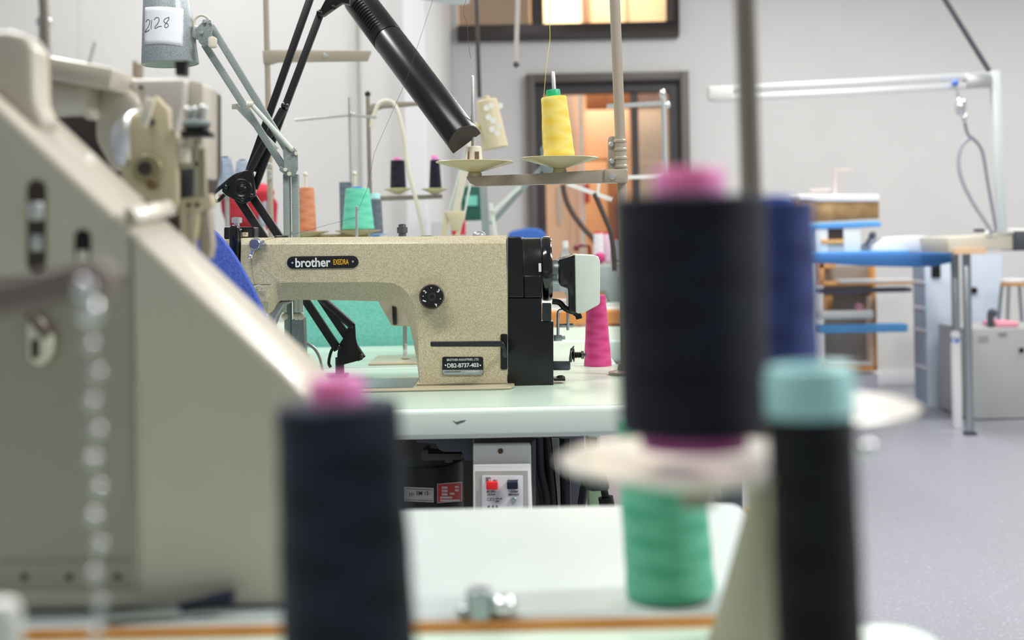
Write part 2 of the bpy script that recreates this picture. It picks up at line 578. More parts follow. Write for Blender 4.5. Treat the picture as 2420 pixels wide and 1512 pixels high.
# ------------------------------------------------------------------ cones of thread
def cone(name, x, yt, yb, wt, wb, d, m, label, cat='cone of thread', group=None, cap=None, capw=0.5, caph=0.1, core=None, tilt=0.0, lumps=0.0, n=40, pin=None, coreh=None, corer=0.72):
    """x: pixel column of the base centre; yt/yb pixel rows of the top and foot of the yarn; wt/wb widths in pixels"""
    s = d / F
    b = P(x, yb, d)
    h = (yb - yt) * s
    rt, rb = wt * s / 2, wb * s / 2
    ch = (coreh or 0) * s
    root = thing(name, label, cat, (b.x, b.y, b.z - ch), group)
    prof = [(rb * 0.8, 0), (rb * 0.97, h * 0.008), (rb, h * 0.03)]
    N = 26
    for i in range(1, N):
        t = 0.03 + 0.94 * i / N
        bulge = lumps * rb * (0.5 * math.sin(t * 26 + 0.7) + 0.5 * math.sin(t * 11 + x))
        prof.append((rb + (rt - rb) * t + bulge, h * t))
    prof += [(rt, h * 0.985), (rt * 0.95, h * 0.997), (rt * 0.6, h), (rt * 0.3, h)]
    R = Matrix.Rotation(tilt, 3, 'Y')
    ax = R @ Vector((0, 0, 1))
    obj('yarn', lathe(prof, b, ax, n), m, root)
    if cap:
        r = rt * capw
        top = b + ax * h
        obj('cap', lathe([(r * 1.0, 0), (r, h * caph * 0.8), (r * 0.92, h * caph), (r * 0.55, h * caph), (r * 0.5, h * caph * 0.7), (0, h * caph * 0.7)], top, ax, 28), cap, root)
    if core and ch:
        obj('core', lathe([(rb * corer, -ch), (rb * corer, 0)], b, ax, 28), core, root)
    return root


# ------------------------------------------------------------------ the sharp worktable
def slab(name, x0, x1, y0, y1, zt, th, mt, me, r=0.02, bev=0.006):
    pts = []
    for cx, cy, a0 in ((x1 - r, y0 + r, -90), (x1 - r, y1 - r, 0), (x0 + r, y1 - r, 90), (x0 + r, y0 + r, 180)):
        for k in range(6):
            a = math.radians(a0 + 90 * k / 5)
            pts.append((cx + r * math.cos(a), cy + r * math.sin(a)))
    return pts


def table(name, label, x0, x1, y0, y1, zt, th, mt, me, legs=True, r=0.02, group=None, legm=None):
    root = thing(name, label, 'table', ((x0 + x1) / 2, (y0 + y1) / 2, 0), group)
    pts = slab(name, x0, x1, y0, y1, zt, th, mt, me, r)
    obj('table_edge', hprism(pts, zt - th, zt - 0.0002), me, root, bevel=0.009, seg=4)
    pts = slab(name, x0 + 0.007, x1 - 0.007, y0 + 0.007, y1 - 0.007, zt, th, mt, me, max(r - 0.005, 0.008))
    obj('table_top', hprism(pts, zt - 0.002, zt), mt, root)
    if legs:
        for lx in (x0 + 0.08, x1 - 0.08):
            obj('leg', [bar((lx, (y0 + y1) / 2, 0.03), (lx, (y0 + y1) / 2, zt - th), 0.05, 0.04), bar((lx, y0 + 0.06, 0.015), (lx, y1 - 0.06, 0.015), 0.05, 0.03, Vector((0, 0, 1))),
                        bar((lx, y0 + 0.06, zt - th - 0.015), (lx, y1 - 0.06, zt - th - 0.015), 0.04, 0.03, Vector((0, 0, 1)))], legm or M_pan, root, bevel=0.003)
    return root


YF = 0.248 * F / 405.0
tb = table('sewing_table', 'mint green worktable carrying the beige sewing machine in focus', -0.86, 0.31, YF, 2.43, TZ, 0.045, M_mint, M_mintedge)
# scuff on the front edge: a thin chip of dark dirt
sc_ = [(1070, 993), (1078, 997), (1088, 994), (1102, 992), (1096, 997), (1086, 1000), (1081, 1003), (1077, 1000)]
obj('edge_scuff', prism([(P(a, b, YF).x, P(a, b, YF).z) for a, b in sc_], YF - 0.0004, YF + 0.001), mat('scuff', '5e6b66', 0.9), tb)

# ------------------------------------------------------------------ the sewing machine in focus
D0 = 2.10
base = P(1000, 915, D0)
sm = thing('sewing_machine', 'beige hammered industrial sewing machine with black end cover, in sharp focus on mint table', 'sewing machine', (base.x, 2.16, TZ))
pairs = [(570, 578, 566, 562), (1196, 575, 1198, 556), (1199, 716, 1199, 716), (1199, 914, 1199, 914), (994, 917, 990, 917)]
inner = [(994, 917, 990, 917), (990, 862, 984, 862), (988, 805, 974, 805), (986, 765, 964, 765), (980, 732, 952, 738), (966, 697, 930, 721), (944, 676, 905, 714), (905, 667, 860, 712), (760, 667, 760, 710), (665, 668, 668, 711), (648, 674, 652, 716), (640, 690, 640, 735), (634, 712, 628, 744)]
cr = crom([Vector(p) for p in [(a, b, 0) for a, b, _, _ in inner]], 7)
ci = crom([Vector(p) for p in [(c_, d_, 0) for _, _, c_, d_ in inner]], 7)
outl = pairs[:4] + [(a.x, a.y, b.x, b.y) for a, b in zip(cr, ci)] + [(612, 712, 612, 735), (603, 692, 603, 700), (568, 690, 566, 692)]
A = [P(a, b, D0) for a, b, _, _ in outl]
B = [P(a, b, D0) for _, _, a, b in outl]
n = len(outl)
offB = [0.009 if i < 2 else (0.0 if i in (2, 3) else 0.016) for i in range(n)]
offB[-1] = offB[-2] = 0.004
v = [(p.x, D0, p.z) for p in A] + [(q.x, D0 + o_, q.z) for q, o_ in zip(B, offB)] + [(q.x, D0 + 0.105, q.z) for q in B] + [(p.x, D0 + 0.114, p.z) for p in A]
f = [tuple(range(n)), tuple(range(4 * n - 1, 3 * n - 1, -1))]
for k in range(3):
    f += [(k * n + i, k * n + (i + 1) % n, (k + 1) * n + (i + 1) % n, (k + 1) * n + i) for i in range(n)]
body = obj('body', (v, f), M_hammer, sm, bevel=0.0016, seg=2, ang=16)
# bed plate with rolled rim
bx0, bx1 = P(640, 920, D0).x, P(1216, 915, D0).x
obj('bed', hprism([(bx0, D0 - 0.052), (bx1 - 0.02, D0 - 0.052), (bx1 - 0.006, D0 - 0.046), (bx1, D0 - 0.03), (bx1, D0 + 0.126), (bx0, D0 + 0.126)], TZ + 0.0002, TZ + 0.0045), M_hammer_smooth, sm, bevel=0.002, seg=3)
obj('needle_plate', box(bx0 + 0.01, P(985, 900, D0).x - 0.004, D0 - 0.035, D0 + 0.1, TZ + 0.0045, TZ + 0.0055), M_steel, sm)
obj('pillar_foot', box(P(985, 915, D0).x, P(1200, 915, D0).x, D0 - 0.006, D0 + 0.11, TZ + 0.0045, TZ + 0.0075), M_hammer_smooth, sm, bevel=0.001)
# face plate and head on the left
obj('face_plate', pprism([(527, 566), (566, 563), (566, 692), (603, 700), (612, 738), (580, 700), (540, 690), (527, 640)], D0 + 0.012, 0.085), M_hammer, sm, bevel=0.003)
obj('tension_arm', [pprism(rrect(541, 531, 563, 640, 10), D0 - 0.004, 0.022), pprism(rrect(556, 540, 569, 600, 6), D0 + 0.005, 0.03)], M_blackg, sm, bevel=0.003, seg=3)
sb = obj('switch_box', [pprism(rrect(529, 536, 601, 566, 5), D0 + 0.03, 0.04)], M_black, sm, bevel=0.002)
obj('switch_box_insert', pprism(rrect(533, 541, 596, 562, 3), D0 + 0.0285, 0.003), mat('grime_black', '1c1816', 0.6), sb)
obj('switch_tab', [pprism(rrect(569, 549, 584, 559, 1), D0 + 0.02, 0.01)], M_cream, sb)
obj('switch_dot', disc(580, 552, D0 + 0.019, 1.4, 0.002), M_cred, sb)
obj('pressure_screw', [lathe([(0.0045, -0.03), (0.0045, 0.006), (0.0085, 0.0065), (0.0088, 0.012), (0.0085, 0.0155), (0.003, 0.0165)], P(560, 536, D0 + 0.02), (0, 0, 1), 20)], M_chrome, sm)
th = obj('thread_tension_disc', [disc(605, 577, D0 - 0.012, 13, 0.012), disc(605, 577, D0 - 0.002, 15, 0.004)], M_steel, sm)
obj('tension_lever', [bar(P(600, 586, D0 - 0.006), P(592, 607, D0 - 0.006), 0.006, 0.005), ball(P(592, 606, D0 - 0.006), 0.0045), bar(P(613, 577, D0 - 0.003), P(627, 571, D0 - 0.003), 0.008, 0.008)], M_chrome, th, bevel=0.001)
obj('thread_guide', tube(crom([P(602, 676, D0 - 0.003), P(612, 674, D0 - 0.006), P(619, 677, D0 - 0.006), P(619, 683, D0 - 0.006), P(610, 686, D0 - 0.003)], 4), 0.0012, 8), M_chrome, sm)
obj('seam_line', pbox(568, 671.5, 640, 673, D0 - 0.0004, 0.002), mat('seam', '7a7157', 0.6), sm)
obj('needle_post_cover', pprism([(632, 742), (652, 716), (668, 712), (690, 712), (672, 722), (655, 748), (646, 775), (634, 775)], D0 + 0.03, 0.03), M_zinc, sm, bevel=0.003)
# badges
bd = obj('brand_badge', pprism([(x, y - (x - 762) * 0.011) for x, y in stadium(678, 605, 847, 634)], D0 - 0.0016, 0.003), M_plate, sm, bevel=0.0004)
text('brother', 698, 609, 781, 631, D0 - 0.0017, M_txt, bd, rot=0.0, bold=0.022)
text('EXEDRA', 788, 612.5, 824, 625, D0 - 0.0017, M_txty, bd, bold=0.012)
for a, b in ((691, 621), (834, 618)):
    obj('rivet', disc(a, b, D0 - 0.0024, 2.4, 0.001), M_chrome, bd)
b2 = obj('model_plate', pprism(rrect(1045, 843, 1142, 885, 5), D0 - 0.0014, 0.002), M_plate, sm, bevel=0.0003)
obj('silver_strip', pprism([(1045.5, 874), (1142, 874), (1141, 882), (1137, 885), (1050, 885), (1046, 882)], D0 - 0.0018, 0.001), M_silver, b2)
text('BROTHER INDUSTRIES, LTD.', 1056, 847, 1132, 853, D0 - 0.0017, M_txt, b2, bold=0.005)
text('DB2-B737-403', 1057, 858, 1131, 868, D0 - 0.0017, M_txt, b2, bold=0.02)
text('MADE IN JAPAN', 1051, 876.5, 1089, 880, D0 - 0.002, M_txtk, b2)
text('C4528643', 1100, 875.5, 1132, 880.5, D0 - 0.002, M_txt, b2)
for a in (1053, 1135):
    obj('star_mark', disc(a, 863, D0 - 0.0017, 2, 0.0006, 6), M_txt, b2)
# stitch dial
dl = obj('stitch_dial', [disc(1021, 700, D0 - 0.019, 28.5, 0.006), disc(1021, 700, D0 - 0.015, 29.5, 0.015)], mat('dial_rim', '4a3c38', 0.4), sm)
obj('dial_face', disc(1021, 700, D0 - 0.0198, 26.5, 0.003), M_black, dl)
obj('dial_screw', [disc(1021, 701, D0 - 0.021, 9.5, 0.003)], M_lever, dl)
obj('dial_screw_slot', [disc(1021, 701, D0 - 0.0214, 6, 0.001)], M_black, dl)
for s_, a, b, r_ in (('1', 1003, 711, 1.2), ('2', 1004, 689, 0.8), ('3', 1036, 687, -0.6), ('4', 1031, 720, -2.6)):
    text(s_, a - (1.3 if s_ == '1' else 2.6), b - 4.2, a + (1.3 if s_ == '1' else 2.6), b + 4.2, D0 - 0.0199, M_txt, dl, rot=r_, bold=0.02)
for a, b in ((1019, 680), (1000, 699.5), (1041, 706)):
    obj('dial_dot', disc(a, b, D0 - 0.0203, 1.3, 0.0008, 10), M_txt, dl)
# reverse lever and its slot
obj('lever_slot', pprism(rrect(1183, 789, 1199.5, 873, 4), D0 - 0.001, 0.01), M_black, sm)
obj('reverse_lever', [pprism([(1017, 809), (1019, 807), (1180, 806), (1188, 808), (1192, 813), (1196, 822), (1198, 845), (1190, 845), (1188, 825), (1184, 819.5), (1020, 819.5), (1017, 817)], D0 - 0.045, 0.011),
                      bar(P(1192, 835, D0 - 0.042), P(1192, 835, D0 + 0.002), 0.008, 0.008)], M_lever, sm, bevel=0.0022, seg=3)
# things on top of the arm
obj('thread_pin', [tube([P(843, 562, D0 + 0.04), P(843, 489, D0 + 0.04), P(843, 487, D0 + 0.04)], [0.0024, 0.0024, 0.0012], 12)], M_chrome, sm)
obj('bobbin_knob', [lathe([(0.0065, 0), (0.0065, 0.008), (0.009, 0.0085), (0.009, 0.018), (0.0065, 0.0185), (0.006, 0.023), (0.003, 0.024)], P(951, 562, D0 + 0.06), (0, 0, 1), 24)], mat('knurled_steel', '6e7276', 0.4, 0.9), sm)
obj('top_screw', [ball(P(1132, 557, D0 + 0.05), 0.012, 10, (1, 1, 0.7))], M_chrome, sm)
for x_ in (665, 1008):
    obj('oil_cap', [lathe([(0.012, 0), (0.012, 0.003), (0.009, 0.004)], P(x_, 562, D0 + 0.05), (0, 0, 1), 20)], M_black, sm)
# black end cover
ec = obj('end_cover', [pprism([(1200, 705), (1280, 705), (1280, 760), (1308, 760), (1308, 913), (1200, 913)], D0 + 0.001, 0.108)], M_black, sm, bevel=0.0012)
obj('upper_cover', [pprism([(1200, 559), (1230, 559), (1237, 565), (1239, 704), (1200, 704)], D0 + 0.001, 0.108), pbox(1238, 650, 1279, 704, D0 + 0.001, 0.108)], M_black, sm, bevel=0.003, seg=3)
yc = D0 + 0.055
Rw = 78 * 0.0007
zc = P(1290, 637, D0)
obj('wheel_hub', [lathe([(Rw * 1.0, 0.0), (Rw * 0.97, 0.004), (Rw * 0.97, 0.03), (Rw * 0.93, 0.031)], (P(1236, 637, D0).x, yc, zc.z), (1, 0, 0), 48)], M_black, sm)
obj('white_mark', pbox(1273, 622, 1279, 642, D0 - 0.0005, 0.003), M_white, sm)
hw = obj('handwheel', [lathe([(Rw * 0.8, 0), (Rw * 0.98, 0.0005), (Rw * 1.01, 0.004), (Rw * 1.01, 0.013), (Rw * 0.97, 0.0165), (Rw * 0.84, 0.0165), (Rw * 0.80, 0.01), (Rw * 0.4, 0.009)], (P(1282, 637, D0).x, yc, zc.z), (1, 0, 0), 56)], M_blackg, sm)
obj('wheel_window', pprism(rrect(1282, 717, 1303, 759, 2), D0 + 0.0, 0.02), M_lever, sm, bevel=0.001)
# needle positioner motor
ymz = P(1340, 643, D0)
mo = obj('shaft_collar', [lathe([(0.0195, 0), (0.0203, 0.001), (0.0203, 0.0115), (0.0195, 0.0125)], (P(1305, 643, D0).x, yc, ymz.z), (1, 0, 0), 36), cyl((P(1312, 643, D0).x, yc - 0.022, ymz.z - 0.009), (0, 1, 0), 0.004, 0.01)], M_steel, sm)
obj('motor_housing', [pprism([(1322, 615), (1326, 611), (1359, 602), (1361, 740), (1349, 737), (1344, 730), (1343, 684), (1340, 681), (1325, 676), (1322, 672)], D0 + 0.012, 0.088)], M_blackg, sm, bevel=0.004, seg=3)
obj('motor_cap', [pprism([(1359, 601), (1405, 603), (1414, 606), (1418, 616), (1418, 716), (1414, 721), (1378, 740), (1365, 741), (1361, 738)], D0 + 0.005, 0.102)], M_pale2, sm, bevel=0.006, seg=3)
obj('motor_cable', ptube([(1305, 712), (1322, 715), (1335, 728), (1352, 736), (1365, 738)], D0 + 0.03, 0.005, 10, 4), M_black, sm)
obj('cable_gland', ptube([(1358, 738), (1366, 744), (1369, 753)], D0 + 0.03, 0.0055, 12, 3), M_black, sm)
# wire guide and tension unit at the right of the cover
obj('wire_guide', ptube([(1319, 796), (1319, 745), (1321, 735), (1328, 732), (1336, 733), (1342, 740), (1342, 780)], D0 + 0.04, 0.0026, 10, 4), M_chrome, sm)
obj('guide_clamp', [pbox(1309, 792, 1328, 806, D0 + 0.035, 0.015), cyl(P(1326, 798, D0 + 0.04), (1, 0, 0), 0.003, 0.007), cyl(P(1322, 769, D0 + 0.05), (1, 0, 0), 0.003, 0.024), ], M_steel, sm, bevel=0.001)
obj('tension_bracket', [pprism([(1308, 854), (1348, 854), (1348, 872), (1345, 875), (1308, 875)], D0 + 0.04, 0.01), pprism([(1345, 846), (1348, 826), (1355, 817), (1358, 818), (1352, 830), (1351, 856), (1345, 856)], D0 + 0.04, 0.004)], M_pan, sm, bevel=0.0008)
tx = P(1350, 845, D0).x
obj('tension_spring', [lathe([(0.006, 0), (0.012, 0.001), (0.012, 0.003), (0.006, 0.004), (0.012, 0.006), (0.012, 0.007), (0.004, 0.009), (0.006, 0.0105), (0.004, 0.012), (0.006, 0.0135), (0.004, 0.015), (0.006, 0.0165), (0.004, 0.018), (0.0068, 0.019), (0.0068, 0.023), (0.003, 0.024), (0.003, 0.0275)], (tx, D0 + 0.045, P(1350, 845, D0).z), (1, 0, 0), 24)], mat('dark_steel', '6d675f', 0.3, 1.0), sm)
obj('cover_clip', [pprism([(1309, 894), (1336, 894), (1336, 900), (1309, 900)], D0 + 0.02, 0.03), ball(P(1325, 892, D0 + 0.035), 0.006, 8, (1.3, 1, 0.7))], M_black, sm)

# threads of the machine
o = obj('sewing_thread', tube([P(1026, -10, 2.12), P(960, 190, 2.12), P(885, 360, 2.12), P(868, 445, 2.12), P(845, 500, 2.14)], 0.00028, 5), M_inkk)
tag(o, 'fine dark thread running from the top of the picture down to the machine thread pin', 'thread')
o = obj('sewing_thread', tube([P(843, 513, 2.14), P(760, 535, 2.12), P(700, 552, 2.1), P(630, 566, 2.09), P(612, 575, 2.085)], 0.00028, 5), M_inkk)
tag(o, 'fine dark thread from the thread pin to the chrome tension disc', 'thread')
o = obj('sewing_thread', tube([P(593, 608, 2.09), P(597, 650, 2.095), P(603, 674, 2.095)], 0.00028, 5), M_inkk)
tag(o, 'short dark thread running down the left end of the beige machine', 'thread')

# ------------------------------------------------------------------ beige thread stand with two dishes
DS = 2.24
ft = P(1470, 700, DS)
st = thing('thread_stand', 'taupe thread stand with two dishes behind the sharp sewing machine', 'thread stand', (ft.x + 0.01, DS, TZ))
obj('pole', [tube([P(1448, -120, DS), P(1466, 330, DS), P(1468, 402, DS)], 0.0094, 20)], M_stand, st)
bot = P(1478, 880, DS)
obj('lower_pole', [tube([P(1470, 430, DS), P(1476, 640, DS), Vector((bot.x, DS, TZ + 0.004))], 0.0085, 20)], M_stand, st)
obj('foot_flange', [lathe([(0.03, 0), (0.03, 0.005), (0.014, 0.008), (0.012, 0.02)], (bot.x, DS, TZ), (0, 0, 1), 28)], M_stand, st)
cp, ct = P(1468, 402, DS), P(1464, 322, DS)
hh = (ct - cp).length
prof = [(0.0105, 0)]
for k in range(4):
    z = hh * (0.1 + 0.25 * k)
    prof += [(0.0105, z - 0.0035), (0.0122, z - 0.0015), (0.0122, z + 0.0015), (0.0105, z + 0.0035)]
prof += [(0.0105, hh), (0.0095, hh)]
co = obj('clamp_collar', [lathe(prof, cp, (ct - cp), 28), pprism(rrect(1437, 322, 1456, 399, 8), DS - 0.003, 0.006)], M_stand, st)
for a, b in ((1444, 341), (1446, 381)):
    obj('bolt', [disc(a, b, DS - 0.007, 6.2, 0.005, 6), disc(a, b, DS - 0.0085, 4, 0.003)], M_chrome, co)
obj('cross_arm', [pprism([(1102, 416.5), (1270, 410), (1388, 403), (1436, 400), (1436, 431.5), (1260, 436), (1125, 440), (1110, 432), (1103, 422)], DS - 0.013, 0.026)], M_stand, st, bevel=0.0012)
ck = obj('arm_clamp', [pprism(rrect(1428, 399, 1484.5, 432, 4), DS - 0.016, 0.032)], M_stand, st, bevel=0.003)
obj('bolt', [disc(1446, 417, DS - 0.0195, 7, 0.004), disc(1446, 417, DS - 0.0205, 4, 0.002)], M_chrome, ck)


def dish(x, y, wpx, d, m, root, depth=0.02, name='dish', lean=0.0, neck=9):
    s = d / F
    r = wpx * s / 2
    c = P(x, y, d)
    ax = (math.sin(lean) + 0.015, 0.0, 1)
    t = 0.0012
    prof = [(0.009, -depth), (0.010, -depth + 0.002), (r - 0.001, -0.001), (r, 0), (r - 0.001, 0.0008), (r * 0.96, -0.0005), (0.012, -depth + 0.004), (0.0, -depth + 0.004)]
    dd = obj(name, lathe(prof, c, ax, 56), m, root)
    return c


c1 = dish(1122, 383, 186, DS, M_dish, st)
c2 = dish(1322, 374, 187, DS, M_dish, st)
for c_, yb_ in ((c1, 411), (c2, 405)):
    obj('dish_neck', lathe([(0.013, -0.0265), (0.0125, -0.02), (0.009, -0.016)], c_, (0.015, 0, 1), 24), M_dish, st)
sp = obj('spindle', [tube([c1 + Vector((0, 0, -0.02)), P(1119, 350, DS), P(1117.5, 270, DS)], 0.0038, 14), tube([P(1117.5, 272, DS), P(1117, 182, DS), P(1117, 178, DS)], [0.003, 0.003, 0.0015], 14)], M_zinc, st)
hub = [(0.0148, -0.012), (0.0140, 0.003), (0.0118, 0.026), (0.0095, 0.028), (0.004, 0.028)]
hb = obj('spool_seat', lathe(hub, c1, (0.015, 0, 1), 28), M_cream, st)
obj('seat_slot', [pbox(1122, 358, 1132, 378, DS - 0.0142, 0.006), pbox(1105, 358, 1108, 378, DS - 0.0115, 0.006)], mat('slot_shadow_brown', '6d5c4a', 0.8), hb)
obj('spindle', [tube([c2 + Vector((0, 0, -0.02)), P(1311, 240, DS), P(1307, 172, DS), P(1307, 169, DS)], [0.0036, 0.0036, 0.0036, 0.002], 14)], M_zinc, st)
cone('thread_cone', 1322, 228, 372, 60, 74, DS, M_yellow, 'bright yellow cone of thread with green cap on the right dish of the taupe stand', cap=M_cgreen, capw=0.56, caph=0.115, tilt=-0.075, lumps=0.014, core=M_cgreen, coreh=6)
o = obj('loose_thread', tube(crom([P(1285, 232, DS - 0.02), P(1290, 170, DS - 0.02), P(1296, 120, DS - 0.01), P(1300, 85, DS), P(1297, 20, DS), P(1298, -20, DS)], 4), 0.0005, 5), mat('yellow_strand', 'd8cf6a', 0.7))
tag(o, 'loose yellow thread rising from the yellow cone', 'thread')
o = obj('loose_thread', tube(crom([P(1282, 240, DS - 0.022), P(1281, 300, DS - 0.028), P(1284, 350, DS - 0.03), P(1300, 366, DS - 0.036), P(1325, 352, DS - 0.038)], 4), 0.0004, 5), mat('yellow_strand', 'd8cf6a', 0.7))
tag(o, 'yellow thread end lying against the side of the yellow cone', 'thread')
o = obj('loose_thread', tube(crom([P(1108, -20, DS), P(1095, 25, DS), P(1103, 55, DS), P(1107, 100, DS), P(1112, 138, DS)], 4), 0.00035, 5), M_inkk)
tag(o, 'dark wavy thread end hanging above the empty spindle', 'thread')
# magenta cone on the table
cone('thread_cone', 1413, 697, 867, 44, 66, 2.40, M_pinkt, 'magenta cone of thread standing on the mint table right of the sharp machine', core=M_cred, coreh=8, cap=M_cred, capw=0.35, caph=0.03, tilt=-0.005, lumps=0.012)

# ------------------------------------------------------------------ black desk lamp
DL = 2.29
bl = thing('desk_lamp', 'black jointed desk lamp with long tubular head behind the beige machine', 'lamp', (P(810, 860, DL).x, DL, TZ))
hb0 = P(574, 452, DL)
obj('base_plate', [pprism([(826, 763), (833, 760), (839, 766), (841, 800), (847, 824), (860, 840), (856, 850), (806, 863), (797, 862), (797, 836), (801, 814), (813, 796)], DL - 0.012, 0.003),
                   pprism([(826, 763), (833, 760), (839, 766), (841, 800), (847, 824), (860, 840), (856, 850), (806, 863), (797, 862), (797, 836), (801, 814), (813, 796)], DL + 0.012, 0.003)], M_blackm, bl, bevel=0.0006)
pz = P(803, 862, DL)
obj('swivel_post', [cyl((pz.x, DL, TZ + 0.0), (0, 0, 1), 0.008, pz.z - TZ + 0.014)], M_black, bl)
obj('table_clamp', [box(pz.x - 0.03, pz.x + 0.014, DL - 0.02, DL + 0.02, TZ, TZ + 0.006)], M_plum, bl, bevel=0.001)
for a, b in ((803, 821), (852, 841), (829, 772)):
    obj('bolt', [ball(P(a, b, DL - 0.013), 0.0045, 8)], M_blackg, bl)
for (x0, y0), (x1, y1) in (((563, 468), (799, 826)), ((592, 458), (856, 848))):
    obj('lower_arm', bar(P(x0, y0, DL), P(x1, y1, DL), 0.0145, 0.012), M_blackm, bl, bevel=0.001)
obj('lower_strut', tube([P(722, 672, DL - 0.010), P(832, 769, DL - 0.014)], 0.0072, 14), M_blackm, bl)
obj('joint_housing', [pprism([(585, 401), (597, 408), (600, 425), (603, 462), (598, 468), (590, 476), (572, 482), (565, 478), (533, 461), (524, 452), (527, 437), (545, 425), (575, 404)], DL - 0.026, 0.012),
                      lathe([(0.020, 0), (0.018, 0.004), (0.013, 0.004), (0.011, 0.002), (0.008, 0.002), (0.006, 0.005), (0.001, 0.006)], P(572, 447, DL - 0.026), (0, -1, 0), 32)], M_black, bl, bevel=0.003, seg=3)
obj('joint_back', [pprism([(585, 401), (597, 408), (603, 462), (590, 476), (572, 482), (533, 461), (527, 437), (575, 404)], DL + 0.012, 0.01)], M_black, bl, bevel=0.003)
for a, b in ((535, 442), (594, 461), (573, 471)):
    obj('bolt', [ball(P(a, b, DL - 0.027), 0.0042, 8)], M_blackg, bl)
obj('grip_loop', ptube([(576, 408), (552, 418), (525, 440), (506, 456), (503, 466), (508, 474), (518, 473), (530, 460)], DL - 0.02, 0.0036, 10, 4), M_blackg, bl)
obj('cable', ptube([(790, 816), (781, 835), (777, 858), (782, 868)], DL, 0.0028, 10, 4), M_blackm, bl)
obj('upper_arm', bar(P(586, 412, DL + 0.012), P(734, -6, DL + 0.012), 0.0125, 0.01), M_blackm, bl, bevel=0.001)
obj('upper_arm', bar(P(601, 446, DL - 0.004), P(758, 30, DL - 0.004), 0.0125, 0.01), M_blackm, bl, bevel=0.001)
obj('upper_strut', tube([P(590, 405, DL - 0.018), P(669, 258, DL - 0.018)], 0.007, 14), M_blackm, bl)
obj('upper_strut', tube([P(602, 405, DL + 0.01), P(668, 270, DL + 0.01)], 0.005, 12), M_blackm, bl)
obj('bolt', [ball(P(673, 250, DL - 0.014), 0.007, 10)], M_blackg, bl)
obj('head_bracket', [pprism([(752, 30), (762, 38), (790, 18), (808, 6), (826, 10), (826, -30), (775, -30), (768, 0)], DL - 0.01, 0.02), ball(P(756, 31, DL - 0.012), 0.0065, 8), ball(P(788, 17, DL - 0.012), 0.005, 8)], M_black, bl, bevel=0.002)
# head: D-shaped trough seen from its rounded back
s_ = DL / F
im = lambda x, y: Vector((x, 0, -y))
a2 = im(0.577, 0.817)
N2 = (-0.6 * a2 + Vector((0, -0.8, 0))).normalized()
A2 = (0.8 * a2 + Vector((0, -0.6, 0))).normalized()
S2 = A2.cross(N2).normalized()
E = P(1103, 338, DL - 0.05)
Rr = 40 * s_
prof2 = [(-Rr, -0.0), (-Rr, 0.012)]
for k in range(1, 16):
    a = math.pi * k / 16
    prof2.append((-Rr * math.cos(a), 0.012 + Rr * 1.02 * math.sin(a)))
prof2 += [(Rr, 0.012), (Rr, 0.0)]


def trough(t0, t1, sc=1.0):
    v = [E - A2 * t + S2 * x * sc + N2 * y * sc for t in (t0, t1) for x, y in prof2]
    n = len(prof2)
    f = [tuple(range(n)), tuple(range(2 * n - 1, n - 1, -1))] + [(i, (i + 1) % n, (i + 1) % n + n, i + n) for i in range(n)]
    return v, f


hd = obj('lamp_head', [trough(0.0, 0.316)], M_black, bl, bevel=0.0012, ang=25)
obj('head_end_cap', [trough(-0.0015, 0.0, 0.985)], mat('dark_grey_cap', '35343a', 0.5), bl, ang=25)
obj('head_rear', [trough(0.3175, 0.46, 1.015)], M_black, bl, bevel=0.0012, ang=25)
for k in range(12):
    t = 0.333 + k * 0.0085
    pts = [E - A2 * t + N2 * (0.012 + Rr * 1.05 * math.sin(a)) - S2 * (Rr * 1.04 * math.cos(a)) for a in [math.radians(q) for q in range(50, 106, 8)]]
    pts2 = [E - A2 * t + N2 * (0.012 + Rr * 1.05 * math.sin(a)) + S2 * (Rr * 1.04 * math.cos(a)) for a in [math.radians(q) for q in range(50, 106, 8)]]
    obj('vent_rib', tube(pts2, 0.0018, 6), M_black, hd)

# ------------------------------------------------------------------ mint grey desk lamp
DM = 2.20
ml = thing('desk_lamp', 'grey green jointed desk lamp with silver cone shade and handwritten label, left', 'lamp', (P(690, 800, DM).x, DM, TZ))
sc_b = P(402.5, 152, DM)
RB = 65.5 * DM / F
RT = 50 * DM / F
sh_h = 205 * DM / F
axs = Vector((-0.035, 0, 1)).normalized()
shd = obj('lamp_shade', lathe([(RB * 0.985, 0.0005), (RB, 0), (RB + 0.0006, 0.0012), (RT, sh_h), (RT * 0.8, sh_h + 0.01), (RT * 0.75, sh_h + 0.01), (RT * 0.97, sh_h - 0.002), (RB * 0.985, 0.0005)], sc_b, axs, 64), M_shade, ml)
obj('shade_lining', lathe([(RB * 0.98, 0.0012), (RT * 0.96, sh_h - 0.004), (0.001, sh_h - 0.003)], sc_b, axs, 48), M_shadein, ml)
# remove the closing discs of the lining so that it is an open cone
for o_ in (shd, ml.children[-1]):
    bm = bmesh.new()
    bm.from_mesh(o_.data)
    bmesh.ops.delete(bm, geom=[q for q in bm.faces if len(q.verts) > 4], context='FACES_ONLY')
    bm.to_mesh(o_.data)
    bm.free()


def on_shade(px, py, off):
    """point on the front of the shade that the photograph shows at (px, py)"""
    Y = DM - 0.04
    for _ in range(6):
        p = P(px, py, Y)
        h = (p - sc_b).dot(axs)
        c = sc_b + axs * h
        r = RB + (RT - RB) * h / sh_h + off
        dxx = p.x - c.x
        Y = c.y - math.sqrt(max(r * r - dxx * dxx, 1e-9))
    return P(px, py, Y)


